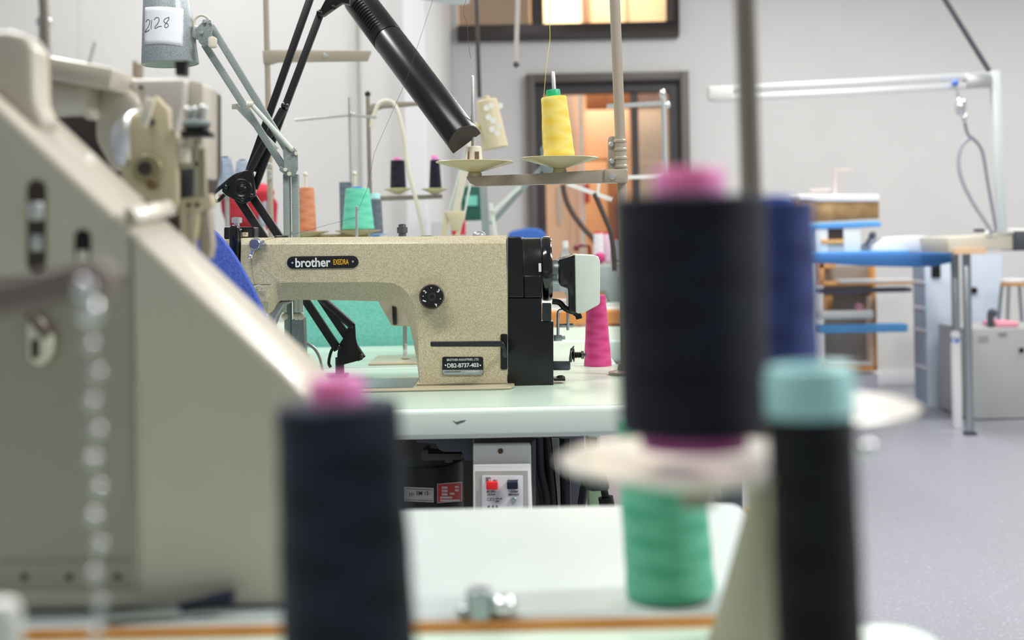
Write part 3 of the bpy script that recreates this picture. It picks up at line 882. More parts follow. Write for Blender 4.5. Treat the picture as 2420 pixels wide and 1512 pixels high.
gv, gf = [], []
nx, ny = 14, 8
xl = lambda t, y: 343 - (y - 18) * 0.03 + t * (435.0 - (343 - (y - 18) * 0.03))
for j in range(ny + 1):
    for i in range(nx + 1):
        t = i / nx
        y = 17 + 89 * j / ny + 6 * (0.25 - (t - 0.5) ** 2) * (-4 if False else 0) - 3.5 * math.sin(math.pi * t)
        gv.append(on_shade(343 - 1.5 * j / ny * 2 + t * 91 + 1.5 * j / ny, y + 4 * t, 0.0012))
for j in range(ny):
    for i in range(nx):
        a = j * (nx + 1) + i
        gf.append((a, a + 1, a + nx + 2, a + nx + 1))
lb = obj('paper_label', (gv, gf), M_label, shd)
sol = lb.modifiers.new('s', 'SOLIDIFY')
sol.thickness = 0.0002
strokes = [[(345, 52), (349, 46), (354, 50), (351, 62), (344, 73), (343, 76), (350, 73), (353, 70)],
           [(358.5, 47), (357.5, 58), (357, 69)],
           [(364, 47), (370, 41), (376, 44), (374, 54), (366, 64), (368, 67), (374, 63), (382, 62)],
           [(399, 41), (391, 44), (387, 50), (391, 54), (397, 57), (397, 63), (391, 65), (389, 60), (394, 53), (399, 45), (399, 40)]]
for q in strokes:
    pts = crom([on_shade(a, b, 0.0016) for a, b in q], 4)
    obj('handwritten_digit', tube(pts, 0.00055, 6), M_inkk, lb)
obj('swivel', [bar(P(458, 76, DM), P(478, 80, DM), 0.022, 0.024)], M_zinc, ml, bevel=0.002)
obj('head_plate', [pprism([(460, 70), (486, 44), (498, 50), (502, 62), (500, 100), (482, 112), (470, 100), (466, 82)], DM - 0.02, 0.003), pprism([(460, 70), (486, 44), (498, 50), (502, 62), (500, 100), (482, 112), (470, 100), (466, 82)], DM + 0.017, 0.003)], M_grn, ml, bevel=0.0006)
obj('joint_knob', [pprism(rrect(491, 86, 510, 112, 6), DM - 0.034, 0.012)], M_cream, ml, bevel=0.002)
for a, b in ((483, 51), (497, 52), (476, 77)):
    obj('bolt', disc(a, b, DM - 0.024, 4.5, 0.004, 6), M_chrome, ml)
obj('cable', ptube([(458, 60), (462, 44), (474, 36), (488, 40), (497, 50)], DM, 0.0024, 10, 4), M_cream, ml)
for (x0, y0), (x1, y1) in (((499, 62), (697, 385)), ((484, 106), (680, 410))):
    obj('upper_arm', bar(P(x0, y0, DM), P(x1, y1, DM), 0.0115, 0.013), M_grn, ml, bevel=0.0008)
for (x0, y0), (x1, y1), d_ in (((597, 250), (690, 353), DM - 0.02), ((563, 254), (655, 352), DM + 0.02)):
    obj('spring_tube', tube([P(x0, y0, d_), P(x1, y1, d_)], 0.0042, 12), M_pale2, ml)
    obj('end_knob', [tube([P(x0 - 14, y0 - 3, d_), P(x0 + 2, y0 - 3, d_)], 0.0055, 12)], M_cream, ml)
obj('elbow_plate', [pprism([(668, 352), (680, 345), (694, 347), (703, 358), (704, 400), (698, 412), (690, 418), (676, 416), (660, 402), (661, 392), (672, 398)], DM - 0.016, 0.003),
                    pprism([(668, 352), (680, 345), (694, 347), (703, 358), (704, 400), (698, 412), (690, 418), (676, 416), (672, 398)], DM + 0.013, 0.003)], M_grn, ml, bevel=0.0006)
for a, b in ((701, 363), (675, 401), (684, 411), (690, 354)):
    obj('bolt', disc(a, b, DM - 0.021, 4.6, 0.005, 12), M_cream, ml)
for x0, x1 in ((678, 682), (698, 704)):
    e_ = P(x1, 845, DM)
    obj('upright', bar(P(x0, 412, DM), P(x1, 846, DM), 0.0112, 0.016), M_grn, ml, bevel=0.0008)
for x0 in (672, 700, 710):
    obj('spring_tube', tube([P(x0, 705, DM - 0.016), P(x0 + 1, 738, DM - 0.016)], 0.0042, 12), M_pale2, ml)
    obj('end_knob', ball(P(x0 + 1, 748, DM - 0.016), 0.006, 10), M_cream, ml)
obj('base_bracket', [pprism([(690, 755), (717, 752), (719, 800), (720, 846), (690, 846)], DM - 0.014, 0.03)], M_grn, ml, bevel=0.001)
zb = P(700, 846, DM)
obj('base_clamp', [box(zb.x - 0.02, zb.x + 0.02, DM - 0.02, DM + 0.02, TZ + 0.0062, zb.z + 0.004)], M_grn, ml, bevel=0.001)
o = obj('lamp_cable', tube(crom([P(719, 808, DM + 0.02), P(742, 822, DM + 0.02), P(756, 845, DM + 0.02), P(762, 874, DM + 0.01)], 4), 0.003, 8), M_zinc)
tag(o, 'pale grey cable curving down to the table beside the black lamp base', 'cable')

# blue felt rounded pad between the near machine and the sharp one
edge_ = crom([Vector(t_ + (0,)) for t_ in ((470, 518), (510, 550), (548, 597), (585, 660), (616, 724), (640, 790), (652, 925))], 5)
edge_ = [P(q.x, q.y, 1.95) for q in edge_]
edge_ = [q for q in edge_ if q.z > TZ + 0.004]
o = obj('felt_pad', [prism([(q.x, q.z) for q in edge_] + [(edge_[-1].x + 0.001, TZ), (P(430, 900, 1.95).x, TZ), (P(430, 518, 1.95).x, edge_[0].z)], 1.95, 1.968)], M_felt, bevel=0.003)
tag(o, 'royal blue felt covered rounded pad standing at the left end of the sharp machine', 'pad')

# ------------------------------------------------------------------ under the sharp table
ZU = TZ - 0.045
obj('shade_backing', box(P(905, 1100, 2.36).x, P(1322, 1100, 2.36).x, 2.36, 2.38, 0.3, ZU), M_dkbrown, tb)  # added dark sheet, stands for the shade under the table
DU = 2.0
mt = thing('clutch_motor', 'black cylindrical sewing machine motor with red rating plate hanging under the mint table', 'motor', (P(1015, 1200, 2.06).x, 2.06, P(1015, 1330, 2.06).z))
rm = 84 * 2.06 / F
pc = P(1011, 1088, 2.06)
obj('motor_body', [lathe([(rm * 0.9, -0.17), (rm, -0.165), (rm, -0.004), (rm * 0.95, 0)], pc, (0, 0, 1), 48)], M_blackm, mt)
obj('motor_flange', [pprism([(997, 1063), (1012, 1063), (1012, 1072), (1091, 1072), (1091, 1086), (997, 1088)], DU - 0.01, 0.05), cyl(P(1060, 1092, DU), (0, 0, 1), 0.006, 0.012)], mat('bronze_grey', '4a423c', 0.5), mt, bevel=0.001)
obj('oil_pan', [pprism([(985, 1036), (1118, 1034), (1118, 1086), (1108, 1089), (1096, 1086), (1092, 1068), (1048, 1068), (1036, 1062), (1030, 1048), (985, 1046)], DU - 0.03, 0.2)], M_pan, mt, bevel=0.002)


def on_cyl(px, py, r, off=0.0006, cx=None, cy=2.06):
    Y = cy - r
    for _ in range(6):
        p = P(px, py, Y)
        Y = cy - math.sqrt(max((r + off) ** 2 - (p.x - pc.x) ** 2, 1e-9))
    return P(px, py, Y)


def wrap(x0, y0, x1, y1, off, n=8, dy=0.0):
    v, f = [], []
    for j in (0, 1):
        for i in range(n + 1):
            x = x0 + (x1 - x0) * i / n
            v.append(on_cyl(x, (y1 if j else y0) + dy * i / n, rm, off))
    for i in range(n):
        f.append((i, i + 1, n + 2 + i, n + 1 + i))
    return v, f


l1 = obj('type_plate', wrap(955, 1150, 1025, 1184, 0.0008, dy=3), mat('plate_silver', 'b9b4b2', 0.4), mt)
obj('type_plate_line', [wrap(960, 1154, 1022, 1155, 0.0011, dy=3), wrap(960, 1180, 1022, 1181, 0.0011, dy=3)], M_txtk, l1)
text('yp: EM 15', 966, 1161, 1013, 1173, P(1000, 1160, 2.0).y - 0.0, M_txtk, l1, bold=0.005)
for o_ in (l1.children[-1],):
    yy = on_cyl(990, 1167, rm, 0.001).y
    for v_ in o_.data.vertices:
        v_.co.y = math.copysign(1, v_.co.y) * 0 + (2.06 - math.sqrt(max((rm + 0.0012) ** 2 - (v_.co.x + mt.location.x - pc.x) ** 2, 0)) - mt.location.y)
l2 = obj('rating_plate', wrap(1033, 1143, 1092, 1189, 0.0008, dy=-5), mat('plate_rim', 'b3a8a4', 0.4), mt)
obj('red_print', wrap(1035, 1145, 1090, 1187, 0.0011, dy=-4), mat('plate_red', 'b83228', 0.5), l2)
for a, b, c_, d_ in ((1044, 1149, 1058, 1155), (1075, 1148, 1084, 1153), (1044, 1157, 1058, 1163), (1075, 1156, 1084, 1161), (1044, 1165, 1058, 1171), (1063, 1164, 1074, 1169), (1040, 1173, 1069, 1178), (1040, 1180, 1086, 1185)):
    obj('print_field', wrap(a, b, c_, d_, 0.0014, 4), mat('plate_field', 'c9b8b4', 0.5), l2)

sw = thing('switch_box', 'light grey motor switch box with red and black push buttons under the mint table', 'switch box', (P(1190, 1300, 1.95).x, 1.98, P(1190, 1330, 1.95).z))
DB = 1.852
obj('housing', [pprism([(1118, 1052), (1255, 1050), (1260, 1300), (1118, 1300)], DB + 0.012, 0.1)], M_white, sw, bevel=0.003, seg=3)
obj('mount', pprism([(1120, 1034), (1262, 1032), (1262, 1052), (1120, 1052)], DB + 0.03, 0.08), M_dkbrown, sw)
obj('side_cover', pprism([(1256, 1046), (1266, 1040), (1266, 1300), (1258, 1300)], DB + 0.016, 0.09), M_pan, sw, bevel=0.001)
obj('front_frame', [pprism([(1118, 1098), (1254, 1096), (1258, 1300), (1120, 1300)], DB, 0.013)], mat('box_front', 'e9e9e7', 0.4), sw, bevel=0.002, seg=3)
obj('recess', pprism([(1123, 1113), (1247, 1112), (1250, 1296), (1125, 1296)], DB - 0.0006, 0.002), mat('recess_grey', 'b5b5ae', 0.5), sw)
pn = obj('panel', pprism(rrect(1139, 1124, 1236, 1296, 2), DB - 0.0018, 0.003), mat('panel_grey', 'd6d6da', 0.4), sw, bevel=0.0004)
obj('screw', disc(1183, 1065, DB + 0.0105, 6.3, 0.003), mat('brown_screw', '5a4c3a', 0.4, 0.6), sw)
obj('off_button', pprism(rrect(1149, 1139, 1176, 1157, 2), DB - 0.01, 0.01), mat('bright_red', 'f0262b', 0.3), sw, bevel=0.001)
obj('on_button', pprism(rrect(1198, 1139, 1224, 1156, 2), DB - 0.01, 0.01), mat('navy_button', '1c2133', 0.3), sw, bevel=0.001)
for s_, a, b, c_, d_ in (('K', 1150, 1130, 1157, 1137), ('230 V', 1165, 1133, 1175, 1137), ('STDK0007', 1199, 1133, 1225, 1137), ('IEC 292-1', 1150, 1159, 1172, 1163.5), ('2,5-4,0A', 1151, 1166, 1171, 1170.5),
                         ('12-500V', 1207, 1159, 1225, 1163.5), ('380V/AC3', 1201, 1166, 1226, 1170.5), ('16A gR', 1171, 1176, 1187, 1180.5), ('20A', 1171, 1182, 1180, 1186)):
    text(s_, a, b, c_, d_, DB - 0.0019, M_txtk, pn, bold=0.012)
obj('logo_frame', [pbox(1148, 1128, 1159, 1128.7, DB - 0.0022, 0.001), pbox(1148, 1138, 1159, 1138.7, DB - 0.0022, 0.001), pbox(1148, 1128, 1148.7, 1138, DB - 0.0022, 0.001), pbox(1158.5, 1128, 1159.2, 1138, DB - 0.0022, 0.001)], M_txtk, pn)
for a in (1151, 1160):
    obj('fuse_mark', [tube([P(*q, DB - 0.002) for q in ((a, 1177), (a + 8, 1177), (a + 8, 1182), (a, 1182))], 0.00025, 5, True)], M_txtk, pn)
for a in (1155, 1165, 1174):
    obj('round_mark', lathe([(0.0017, 0), (0.0017, 0.0004), (0.0012, 0.0004), (0.0012, 0)], P(a, 1197, DB - 0.0018), (0, -1, 0), 16), M_txtk, pn)
obj('panel_screw', disc(1214, 1181, DB - 0.004, 7, 0.003), M_silver, pn)

for i, (pts, r, lab) in enumerate((([(1272, 1032), (1276, 1110), (1290, 1180), (1296, 1300)], 0.011, 'black hose hanging under the mint table directly right of the switch box'),
                                   ([(1292, 1032), (1300, 1110), (1306, 1180), (1312, 1300)], 0.0085, 'black hose under the mint table, second from the switch box'),
                                   ([(1335, 1034), (1335, 1110), (1337, 1180), (1338, 1300)], 0.0085, 'straight black tube under the mint table beside the grey strut'))):
    o = obj('hose', ptube(pts, 2.02, r, 12, 4), M_black)
    tag(o, lab, 'hose', 'black hoses under the mint table')
o = obj('strut', pprism([(1305, 1036), (1321, 1036), (1322, 1066), (1325, 1100), (1325, 1300), (1310, 1300), (1310, 1075)], 2.06, 0.01), M_gcab, bevel=0.001)
tag(o, 'thin grey metal strut under the mint table between the black hoses', 'strut')
kl = thing('knee_lifter', 'black knee lifter joint with rod under the right end of the mint table', 'knee lifter', P(1420, 1300, 2.02), None)
obj('joint', [pprism([(1368, 1095), (1424, 1095), (1441, 1150), (1438, 1160), (1402, 1162), (1384, 1158)], 1.99, 0.05)], M_lever, kl, bevel=0.004)
obj('rod', [tube([P(1426, 1150, 2.0), P(1432, 1178, 2.0)], 0.006, 12), tube([P(1431, 1174, 2.0), P(1446, 1260, 2.0)], 0.012, 14)], M_black, kl)
obj('hanger', tube([P(1400, 1034, 2.02), P(1400, 1098, 2.02)], 0.008, 10), M_black, kl)
o = obj('pedal_rod', tube([P(1388, 1100, 2.3), P(1360, 1290, 2.3)], 0.008, 10), M_black)
tag(o, 'thin black rod slanting down behind the knee lifter', 'rod')
for x0, x1, mm, nm, lab, cat, dd in ((1343, 1376, mat('dusty_pink', 'b9a09c', 0.6), 'machine_column', 'dusty pink grey column standing behind the mint table', 'column', 2.75), (1390, 1420, mat('leaf_green', '83a383', 0.6), 'green_locker', 'muted green metal locker behind the mint table', 'locker', 2.8)):
    c = P((x0 + x1) / 2, 1100, dd)
    hx = (x1 - x0) / 2 * dd / F
    o = obj(nm, box(c.x - hx, c.x + hx, dd, dd + 0.1, 0, 0.708), mm, bevel=0.003)
    tag(o, lab, cat)

# ------------------------------------------------------------------ the table behind with another machine
table('sewing_table', 'mint green worktable directly behind the sharp machine\'s table', -0.62, 0.2, 2.45, 2.96, 0.7525, 0.04, M_mint, M_mintedge)
o = obj('felt_screen', box(P(716, 700, 3.0).x, P(1110, 700, 3.0).x, 3.0, 3.04, 0, P(800, 650, 3.0).z), M_tealfab, bevel=0.008)
tag(o, 'turquoise felt screen seen through the arm of the sharp machine', 'screen')
s2 = thing('sewing_machine', 'pale beige sewing machine on the second table, its needle seen under the sharp machine\'s arm', 'sewing machine', (P(1050, 850, 2.56).x, 2.6, 0.7525))
obj('body', pprism([(893, 610), (1190, 604), (1190, 846), (1100, 848), (1100, 715), (985, 715), (985, 772), (925, 770), (893, 712)], 2.55, 0.1), M_stand, s2, bevel=0.003)
z0 = P(955, 812, 2.6)
obj('needle_bar', [tube([P(957, 770, 2.6), P(957, 812, 2.6)], 0.0045, 10), tube([P(957, 812, 2.6), P(957, 842, 2.6)], 0.0028, 8)], M_steel, s2)
obj('presser_foot', [pbox(952, 812, 962, 842, 2.585, 0.006), pbox(947, 843, 967, 847, 2.57, 0.03)], M_chrome, s2, bevel=0.001)
obj('lifter_lever', pprism([(926, 722), (937, 726), (938, 768), (928, 768)], 2.54, 0.01), M_black, s2, bevel=0.002)
obj('bed', box(P(870, 850, 2.5).x, P(1190, 850, 2.5).x, 2.5, 2.68, 0.7527, 0.7565), M_hammer_smooth, s2, bevel=0.001)

# ------------------------------------------------------------------ foreground tables
ZA, ZB, YA = 0.752, 0.7462, 0.826
xA = P(1752, 1195, 1.17).x
ta = table('sewing_table', 'pale worktable with orange wooden edge in the blurred foreground, under the grey machine', -0.75, xA, YA, 1.17, ZA, 0.03, M_pale, M_pale, r=0.015)
obj('edge_band', box(-0.75, xA - 0.012, YA - 0.0012, YA - 0.0002, ZA - 0.028, ZA - 0.0006), M_orange, ta)
obj('edge_band', box(xA + 0.0002, xA + 0.0016, YA + 0.014, 1.155, ZA - 0.028, ZA - 0.0006), M_orange, ta)
table('sewing_table', 'mint worktable with rounded corner at the very bottom of the picture', -0.75, 0.262, 0.34, YA - 0.003, ZB, 0.03, M_mint, M_mintedge, r=0.03)

# ------------------------------------------------------------------ foreground cones and stands
cone('thread_cone', 1586, 985, 1405, 192, 212, 0.868, M_teal, 'blurred sea green cone of thread on a red brown base, foreground', core=M_brown, coreh=(1 - (1405 - 560 + 8) * 0.868 / F - 0.752) / 0.868 * F, tilt=-0.06, lumps=0.012, corer=0.88)
cone('thread_cone', 832, 950, 1650, 290, 326, 0.52, M_navy, 'big blurred navy cone of thread with pink cap at bottom left of centre', cap=M_cpink, capw=0.46, caph=0.085, tilt=-0.027, lumps=0.012)
cone('thread_cone', 1640, 462, 1020, 358, 352, 0.55, M_navy2, 'largest blurred midnight navy cone, pink cap, standing on a white dish', cap=M_cpink, capw=0.47, caph=0.115, core=M_plum, coreh=36, tilt=0.0, lumps=0.006)
cone('thread_cone', 1836, 476, 940, 188, 206, 0.68, M_blue_t, 'blurred royal blue cone of thread behind the largest navy cone', cap=M_cblue, capw=0.5, caph=0.03, core=M_cblue, coreh=12, lumps=0.02)
cone('thread_cone', 1944, 978, 1650, 206, 210, 0.50, M_black_t, 'slim blurred black cone of thread with wide aqua cap at bottom right', cap=M_cteal, capw=1.02, caph=0.17, tilt=-0.022, lumps=0.012)
# stand that carries the navy and blue cones
DPO = 0.78
pf = P(1804, 1500, DPO)
fs = thing('thread_stand', 'blurred taupe thread stand with tall post and white dishes in the foreground right', 'thread stand', (pf.x, DPO, ZB))
foot = Vector((pf.x, DPO, ZB))
obj('post', tube([P(1756, -140, DPO), P(1783, 700, DPO), foot + Vector((0, 0, 0.01))], 0.0066, 18), M_standb, fs)
obj('foot', lathe([(0.034, 0), (0.034, 0.004), (0.030, 0.012), (0.009, 0.085), (0.008, 0.12)], foot, (0, 0, 1), 32), mat('foot_olive_grey', '9d9b87', 0.5), fs)
def fdish(x, y, r, d):
    c = P(x, y, d)
    obj('dish', lathe([(0.008, -0.014), (r - 0.002, -0.002), (r, 0), (r - 0.002, 0.001), (0.012, -0.008), (0, -0.008)], c, (0, 0, 1), 56), mat('dish_white', 'dcd7cb', 0.3, coat=0.3), fs)
    obj('arm', [bar(c + Vector((0, 0, -0.018)), Vector((P(1790, 900, DPO).x, DPO, c.z - 0.018)), 0.014, 0.008, Vector((0, 0, 1)))], M_stand, fs, bevel=0.001)


fdish(1640, 1082, 0.059, 0.55)
fdish(1836, 958, 0.074, 0.68)
obj('wing_screw', [ball(P(2050, 1060, 0.6), 0.0042, 10), tube([P(2050, 1060, 0.6), P(1960, 1040, 0.63), P(1836, 985, 0.68)], 0.0022, 8)], M_chrome, fs)
# low stands (mostly below the frame) for the left navy cone and the black cone
for x, d, yb, lab in ((832, 0.52, 1650, 'low taupe thread stand under the left navy cone'), (1944, 0.50, 1650, 'low taupe thread stand under the black cone with aqua cap')):
    c = P(x, yb, d)
    r_ = thing('thread_stand', lab, 'thread stand', (c.x, c.y, ZB))
    obj('dish', lathe([(0.01, -0.012), (0.044, -0.001), (0.045, 0), (0.012, -0.006), (0, -0.006)], c + Vector((0, 0, -0.001)), (0, 0, 1), 40), M_dish, r_)
    obj('stem', [lathe([(0.03, 0), (0.03, 0.004), (0.006, 0.008), (0.006, c.z - ZB - 0.010)], (c.x, c.y, ZB), (0, 0, 1), 28)], M_stand, r_)
# metal stop on the pale table
gp = thing('guide_post', 'small blurred chrome guide post with round knob on the pale foreground table', 'guide post', (P(1132, 1470, 0.832).x, 0.832, ZA))
q = P(1133, 1390, 0.832)
obj('post', [lathe([(0.0088, 0), (0.0088, q.z - ZA - 0.001), (0.0078, q.z - ZA)], (q.x, 0.832, ZA), (0, 0, 1), 28)], M_steel, gp)
q = P(1190, 1452, 0.832)
obj('knob', [ball((q.x, 0.832, ZA + 0.007), 0.0095, 12, (1, 1, 0.72)), box(q.x - 0.012, q.x, 0.846, 0.8324, ZA, ZA + 0.006)], M_chrome, gp)
q = P(1100, 1466, 0.832)
obj('side_nut', [ball((q.x, 0.832, ZA + 0.004), 0.006, 10, (1, 1, 0.65))], M_steel, gp)

# ------------------------------------------------------------------ big grey machine on the left
DF = 0.86
fm = thing('industrial_machine', 'large blurred warm grey industrial machine with sloped housing filling the left side', 'sewing machine', (P(200, 1420, DF).x, 0.93, ZA))
zf = ZA + 0.001
hp = [(P(x, y, DF).x, P(x, y, DF).z) for x, y in ((-170, 100), (0, 250), (150, 391), (294, 524), (480, 700), (669, 876), (727, 935))]
hp += [(P(732, 1400, DF).x, P(732, 1400, DF).z), (P(732, 1400, DF).x, zf), (P(-170, 1400, DF).x, zf)]
obj('housing', prism(hp, DF, DF + 0.118), M_fmach, fm, bevel=0.005, seg=3)
obj('upper_column', [pprism([(-170, 78), (20, 70), (58, 80), (76, 106), (82, 236), (104, 292), (60, 330), (-170, 150)], DF + 0.03, 0.035)], M_fmach, fm, bevel=0.006, seg=3)
obj('slope_joint', [bar(P(303, 516, DF + 0.0), P(412, 500, 0.975), 0.004, 0.003)], mat('joint_dark', '6f695e', 0.7), fm)
obj('slope_strap', [bar(P(310, 510, DF - 0.0), P(404, 492, 0.976), 0.006, 0.012)], M_fmach, fm, bevel=0.001)
obj('side_panel', pprism(rrect(-160, 655, 312, 1398, 10), DF - 0.0012, 0.003), M_fpanel, fm, bevel=0.001)
obj('panel_seam', [pbox(313, 560, 322, 1402, DF - 0.0006, 0.002)], mat('seam_grey', '8a8577', 0.5), fm)
obj('panel_edge', [pbox(323, 905, 329, 1402, DF - 0.0014, 0.003)], M_fmach, fm)
obj('lower_strip', pbox(0, 1322, 312, 1328, DF - 0.0018, 0.002), mat('seam_grey', '8a8577', 0.5), fm)
for a in (60, 165, 280):
    obj('panel_hole', disc(a, 1362, DF - 0.0016, 9, 0.002), M_dkbrown, fm)
sl = obj('long_slot', pprism(rrect(64, 425, 108, 645, 20), DF - 0.0008, 0.004), M_dkbrown, fm)  # flat dark plate, its colour stands for the shade inside the slot
obj('slot_roller', [cyl(P(86, 520, DF - 0.002), (0, 0, 1), 0.0055, 0.012, 16), pbox(72, 555, 100, 592, DF - 0.003, 0.004)], M_zinc, sl, bevel=0.0008)
obj('oval_hole', pprism(rrect(176, 542, 214, 622, 18), DF - 0.0008, 0.003), mat('hole_black', '100e0a', 0.8), fm)  # black plate in place of the shaded inside of the hole
obj('oval_plug', pprism(rrect(182, 592, 208, 620, 6), DF - 0.0014, 0.002), M_cream, fm)
cl = obj('cam_lever', [pprism([(62, 765), (72, 748), (92, 752), (122, 795), (120, 832), (106, 858), (84, 866), (64, 845)], DF - 0.012, 0.008)], M_cream, fm, bevel=0.002)
obj('lever_recess', pprism(rrect(73, 800, 92, 848, 8), DF - 0.0126, 0.003), mat('hole_black', '100e0a', 0.8), cl)  # dark plate for the shade inside the lever
obj('lever_hood', [bar(P(70, 738, DF - 0.008), P(118, 795, DF - 0.008), 0.006, 0.012)], mat('hood_brown', '6a5b55', 0.5), fm, bevel=0.001)
obj('side_bore', disc(-4, 1155, DF - 0.001, 18, 0.003), M_dkbrown, fm)
# mechanism behind the slope
D1 = 1.16
obj('dark_gap_casing', [pprism([(120, 200), (470, 195), (470, 400), (420, 560), (300, 560), (120, 420)], D1 + 0.09, 0.1)], M_dkbrown, fm, bevel=0.004)  # dark colour stands for the shade in the gap behind the drum
obj('top_rail', [bar(P(100, 163, D1 + 0.03), P(300, 200, D1 + 0.03), 0.02, 0.09)], M_fmach, fm, bevel=0.004)
cx = P(100, 232, D1 + 0.03)
obj('drum', lathe([(0.017, 0), (0.0185, 0.002), (0.0185, 0.045), (0.0225, 0.046), (0.0225, 0.052), (0.021, 0.053)], cx, (1, -0.12, 0), 40), M_fmach, fm)
obj('gear_housing', [pprism([(228, 205), (300, 205), (330, 235), (330, 420), (260, 400), (222, 330), (222, 250)], D1 + 0.03, 0.07)], M_fmach, fm, bevel=0.007, seg=3)
obj('head_cover', [pprism([(286, 186), (438, 184), (434, 250), (405, 360), (330, 380), (300, 250)], D1 + 0.04, 0.08)], mat('light_casing', 'cfcac2', 0.35, coat=0.3), fm, bevel=0.004, seg=3)
obj('head_side', [pprism([(436, 186), (480, 196), (480, 420), (420, 420)], D1 + 0.055, 0.06)], M_fmach, fm, bevel=0.002)
obj('cover_bore', disc(334, 207, D1 + 0.038, 5, 0.003), M_dkbrown, fm)
obj('pulley', lathe([(0.026, 0), (0.030, 0.002), (0.030, 0.010), (0.026, 0.012)], P(318, 335, D1 + 0.01), (0.85, -0.5, 0), 40), M_chrome, fm)
obj('cam_plate', [pprism([(366, 222), (380, 240), (398, 255), (402, 300), (418, 330), (420, 480), (412, 498), (380, 500), (345, 470), (300, 455), (284, 420), (286, 350), (300, 290), (318, 268), (342, 270), (352, 240)], D1 - 0.01, 0.014)], mat('cam_cream', 'c6bb9b', 0.45), fm, bevel=0.003)
hb_ = obj('cam_hub', [disc(352, 402, D1 - 0.016, 36, 0.008)], mat('hub_olive', '94906e', 0.4, 0.3), fm)
obj('hub_bore', [disc(346, 398, D1 - 0.0185, 17, 0.006)], M_dkbrown, hb_)
obj('hub_screws', [disc(362, 436, D1 - 0.0185, 13, 0.006)], mat('aged_brass', '7a6248', 0.4, 0.7), hb_)
obj('cam_screw', disc(360, 288, D1 - 0.014, 9, 0.006), M_pan, fm)
obj('cream_lever', [bar(P(357, 232, D1 - 0.018), P(336, 302, D1 - 0.018), 0.009, 0.007)], M_cream, fm, bevel=0.002)
ten = obj('tension_base', [bar(P(432, 318, D1), P(502, 318, D1), 0.005, 0.02), pprism([(430, 285), (488, 285), (480, 312), (438, 312)], D1, 0.02)], M_black, fm, bevel=0.001)
for a in (443, 462, 480):
    obj('tension_knob', [ball(P(a, 262 - (a == 480) * 5, D1), 0.0045, 8), tube([P(a, 264, D1), P(a, 290, D1)], 0.0035, 10)], M_zinc, ten)
obj('tension_disc', [lathe([(0.010, 0), (0.013, 0.002), (0.013, 0.004), (0.010, 0.006)], P(465, 300, D1), (0, 0, 1), 24)], M_grn, ten)
obj('needle_clamp', [ball(P(424, 334, D1), 0.008, 8), tube([P(436, 350, D1), P(436, 386, D1)], 0.008, 12)], M_cream, fm)
obj('thread_lever', [bar(P(418, 392, D1), P(486, 386, D1), 0.006, 0.008), bar(P(466, 330, D1), P(470, 470, D1), 0.006, 0.008), bar(P(482, 350, D1), P(484, 470, D1), 0.004, 0.008)], mat('lever_olive', 'aaa58c', 0.5), fm, bevel=0.001)
obj('looper_block', [pprism([(418, 398), (460, 396), (456, 462), (424, 470)], D1 + 0.01, 0.03)], M_pan, fm, bevel=0.002)
obj('foot_arm', [pprism([(420, 470), (498, 456), (503, 486), (470, 500), (462, 570), (425, 560)], D1 - 0.004, 0.02)], mat('cam_cream', 'c6bb9b', 0.45), fm, bevel=0.003)
for a, b in ((447, 485), (467, 484)):
    obj('arm_hole', disc(a, b, D1 - 0.006, 5.5, 0.003), M_dkbrown, fm)
obj('presser_bar', [tube([P(450, 498, D1), P(455, 600, D1)], 0.005, 10), pprism([(464, 500), (492, 494), (500, 580), (494, 612), (474, 600)], D1 + 0.004, 0.02)], M_stand, fm, bevel=0.001)
obj('top_knob', [pprism([(410, 142), (443, 142), (439, 150), (438, 178), (414, 178), (413, 152)], D1 + 0.06, 0.014)], M_black, fm, bevel=0.001)
obj('oil_pin', [tube([P(319, 186, D1 + 0.08), P(319, 145, D1 + 0.08)], 0.0026, 8), tube([P(330, 186, D1 + 0.08), P(330, 152, D1 + 0.08)], 0.004, 8)], M_stand, fm)
obj('top_bolt', [tube([P(108, 165, D1), P(108, 112, D1)], 0.0035, 8), tube([P(104, 100, D1), P(104, 52, D1)], 0.005, 10), ball(P(104, 52, D1), 0.007, 8)], M_chrome, fm)
obj('thread_eyelet', [tube([P(205, 168, D1 + 0.02), P(224, 100, D1 + 0.02)], 0.0013, 6), bar(P(190, 168, D1 + 0.02), P(235, 172, D1 + 0.02), 0.003, 0.02)], M_zinc, fm)
# lying tool in front of the machine's foot
tl = thing('shears', 'blurred shears with dark blue handle lying before the grey machine\'s foot', 'scissors', (P(450, 1440, 0.835).x, 0.832, ZA))
obj('blade', [bar(Vector((P(255, 1440, 0.835).x, 0.835, ZA + 0.004)), Vector((P(430, 1440, 0.84).x, 0.84, ZA + 0.006)), 0.010, 0.004, Vector((0, 0, 1)))], M_steel, tl, bevel=0.001)
obj('handle', tube(crom([Vector((P(420, 1440, 0.84).x, 0.84, ZA + 0.007)), Vector((P(500, 1440, 0.84).x, 0.845, ZA + 0.010)), Vector((P(548, 1440, 0.84).x, 0.845, ZA + 0.013))], 4), [0.004] * 4 + [0.005] * 5, 12), M_navy, tl)
